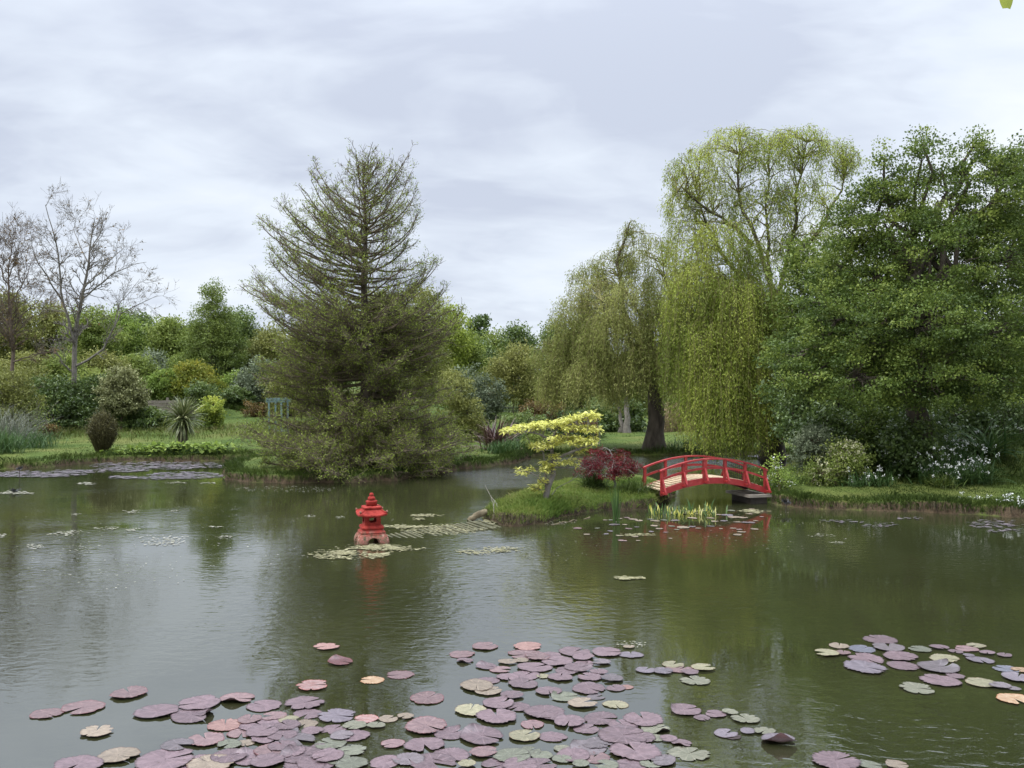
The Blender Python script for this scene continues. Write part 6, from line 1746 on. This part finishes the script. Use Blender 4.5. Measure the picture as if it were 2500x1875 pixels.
blades(mr_, P + np.concatenate([o2 * .03, np.zeros((len(P), 1))], 1), -np.minimum(P[:, 2] * .95, .2), .008, .22, rng.random(len(P)), -o2 * .2)
tag(mr_.build('hanging_roots', M['root']), 'dry roots and dead grass hanging from the bank edges', 'roots', kind='stuff')

mb = MB()
x, y = scatter(150000, -22, 24, 20, 44)
k = visible(x, y) & (rng.random(len(x)) < np.clip(1.6 - y / 34, .25, 1)); x, y = x[k], y[k]
d = sdist(x, y, MAIN); k = d > .2; x, y, d = x[k], y[k], d[k]
rough = (x < -9.5) & (y > 32.8 + .4 * np.sin(x)) & (y < 38)
z = gz(x, y)
blades(mb, np.stack([x, y, z - .01], -1), np.where(rough, .27, .045) * (.6 + .8 * vnoise(x * 2, y * 2)), np.where(rough, .016, .016), .4, np.where(rough, patchtint(x, y, .45, 1.0), patchtint(x, y, .15, .6)))
x, y = scatter(60000, 4.5, 13, 14.5, 20); k = visible(x, y); x, y = x[k], y[k]
d = sdist(x, y, MAIN); k = d > .1; x, y, d = x[k], y[k], d[k]; z = gz(x, y)
slope = d > 2.3
blades(mb, np.stack([x, y, z - .01], -1), np.where(slope, .12, .03) * (.5 + vnoise(x * 2, y * 2)), .012, .4, np.where(slope, patchtint(x, y, 0, .7), patchtint(x, y, .1, .55)))
x, y = scatter(26000, -17.5, -13, 43.5, 48.5)
blades(mb, np.stack([x, y, gz(x, y) - .01], -1), .28, .028, .35, patchtint(x, y, .2, .5))
tag(mb.build('lawn_grass', M['grass']), 'short mown lawn grass with rougher grass on the slopes', 'grass', kind='stuff')

# ------------------------------------------------------------------ camera, sky, sun
cam = bpy.data.cameras.new('camera'); co = bpy.data.objects.new('camera', cam); COL.objects.link(co)
co.location = (0, 0, H); co.rotation_euler = (radians(90), 0, 0)
cam.sensor_width = 36; cam.lens = 36 * F / 2500; cam.shift_y = (HY - 937.5) / 2500
cam.clip_start = .05; cam.clip_end = 3000
S.camera = co
SUN_EL, SUN_AZ = radians(52), radians(-118)          # from the left and a little behind the camera, through cloud
sl = bpy.data.lights.new('sun', 'SUN'); sl.energy = 1.5; sl.angle = radians(14); sl.color = (1, .97, .92)
so = bpy.data.objects.new('sun', sl); COL.objects.link(so)
dirv = (sin(SUN_AZ) * cos(SUN_EL), cos(SUN_AZ) * cos(SUN_EL), sin(SUN_EL))
from mathutils import Vector
so.rotation_euler = Vector(dirv).to_track_quat('Z', 'Y').to_euler()
w = bpy.data.worlds.new('World'); S.world = w; w.use_nodes = True
nt = w.node_tree; ns = nt.nodes; ln = nt.links; ns.clear()
sky = ns.new('ShaderNodeTexSky'); sky.sky_type = 'NISHITA'; sky.sun_disc = False; sky.sun_elevation = SUN_EL; sky.sun_rotation = SUN_AZ
tc = ns.new('ShaderNodeTexCoord'); sp = ns.new('ShaderNodeSeparateXYZ'); ln.new(tc.outputs['Generated'], sp.inputs[0])


def wm(op, a, b=None, c=None):
    n = ns.new('ShaderNodeMath'); n.operation = op
    for k, v in enumerate((a, b, c)):
        if v is None: continue
        if isinstance(v, (int, float)): n.inputs[k].default_value = v
        else: ln.new(v, n.inputs[k])
    return n.outputs[0]


zc = wm('ADD', wm('MAXIMUM', sp.outputs[2], 0.0), .24)
cb = ns.new('ShaderNodeCombineXYZ'); ln.new(wm('DIVIDE', sp.outputs[0], zc), cb.inputs[0]); ln.new(wm('DIVIDE', sp.outputs[1], zc), cb.inputs[1])


def wn(scale, rot, st, detail, dist, off=(0, 0, 0)):
    mp = ns.new('ShaderNodeMapping'); mp.inputs['Rotation'].default_value = (0, 0, rot); mp.inputs['Scale'].default_value = st; mp.inputs['Location'].default_value = off
    ln.new(cb.outputs[0], mp.inputs[0])
    n = ns.new('ShaderNodeTexNoise'); n.inputs['Scale'].default_value = scale; n.inputs['Detail'].default_value = detail; n.inputs['Roughness'].default_value = .52; n.inputs['Distortion'].default_value = dist
    ln.new(mp.outputs[0], n.inputs[0]); return n.outputs[0]


a = wn(.5, .6, (1, 1.25, 1), 3, .4, (3.1, 1.7, 0)); b = wn(1.2, .7, (1, 1.5, 1), 5, .7, (7.3, 2.2, 0)); c = wn(5, .3, (1, 1.6, 1), 5, .8)
v = wm('ADD', wm('ADD', wm('MULTIPLY', a, .55), wm('MULTIPLY', b, .37)), wm('MULTIPLY', c, .08))
cr = ns.new('ShaderNodeValToRGB'); e = cr.color_ramp.elements
e[0].position = .415; e[0].color = (.395, .43, .51, 1)
e[1].position = .60; e[1].color = (.625, .655, .685, 1)
x = e.new(.50); x.color = (.52, .563, .628, 1)
ln.new(v, cr.inputs[0])
# overcast: the cloud layer is brighter overhead than near the horizon
up = wm('MULTIPLY_ADD', wm('POWER', wm('MAXIMUM', sp.outputs[2], 0.0), 5.0), 9.0, .99)
k = wm('MULTIPLY', up, 10.0)
vs = ns.new('ShaderNodeVectorMath'); vs.operation = 'SCALE'; ln.new(cr.outputs[0], vs.inputs[0]); ln.new(k, vs.inputs['Scale'])
mx = ns.new('ShaderNodeMix'); mx.data_type = 'RGBA'; mx.inputs[0].default_value = .94; ln.new(sky.outputs[0], mx.inputs[6]); ln.new(vs.outputs[0], mx.inputs[7])
bg = ns.new('ShaderNodeBackground'); bg.inputs['Strength'].default_value = .1; ln.new(mx.outputs[2], bg.inputs[0])
ow = ns.new('ShaderNodeOutputWorld'); ln.new(bg.outputs[0], ow.inputs[0])
vs_ = S.view_settings
vs_.view_transform = 'Standard'; vs_.look = 'None'; vs_.gamma = 1; vs_.exposure = .7; vs_.use_curve_mapping = False
S.render.film_transparent = False
S.cycles.max_bounces = 9; S.cycles.diffuse_bounces = 6; S.cycles.glossy_bounces = 3; S.cycles.transmission_bounces = 4
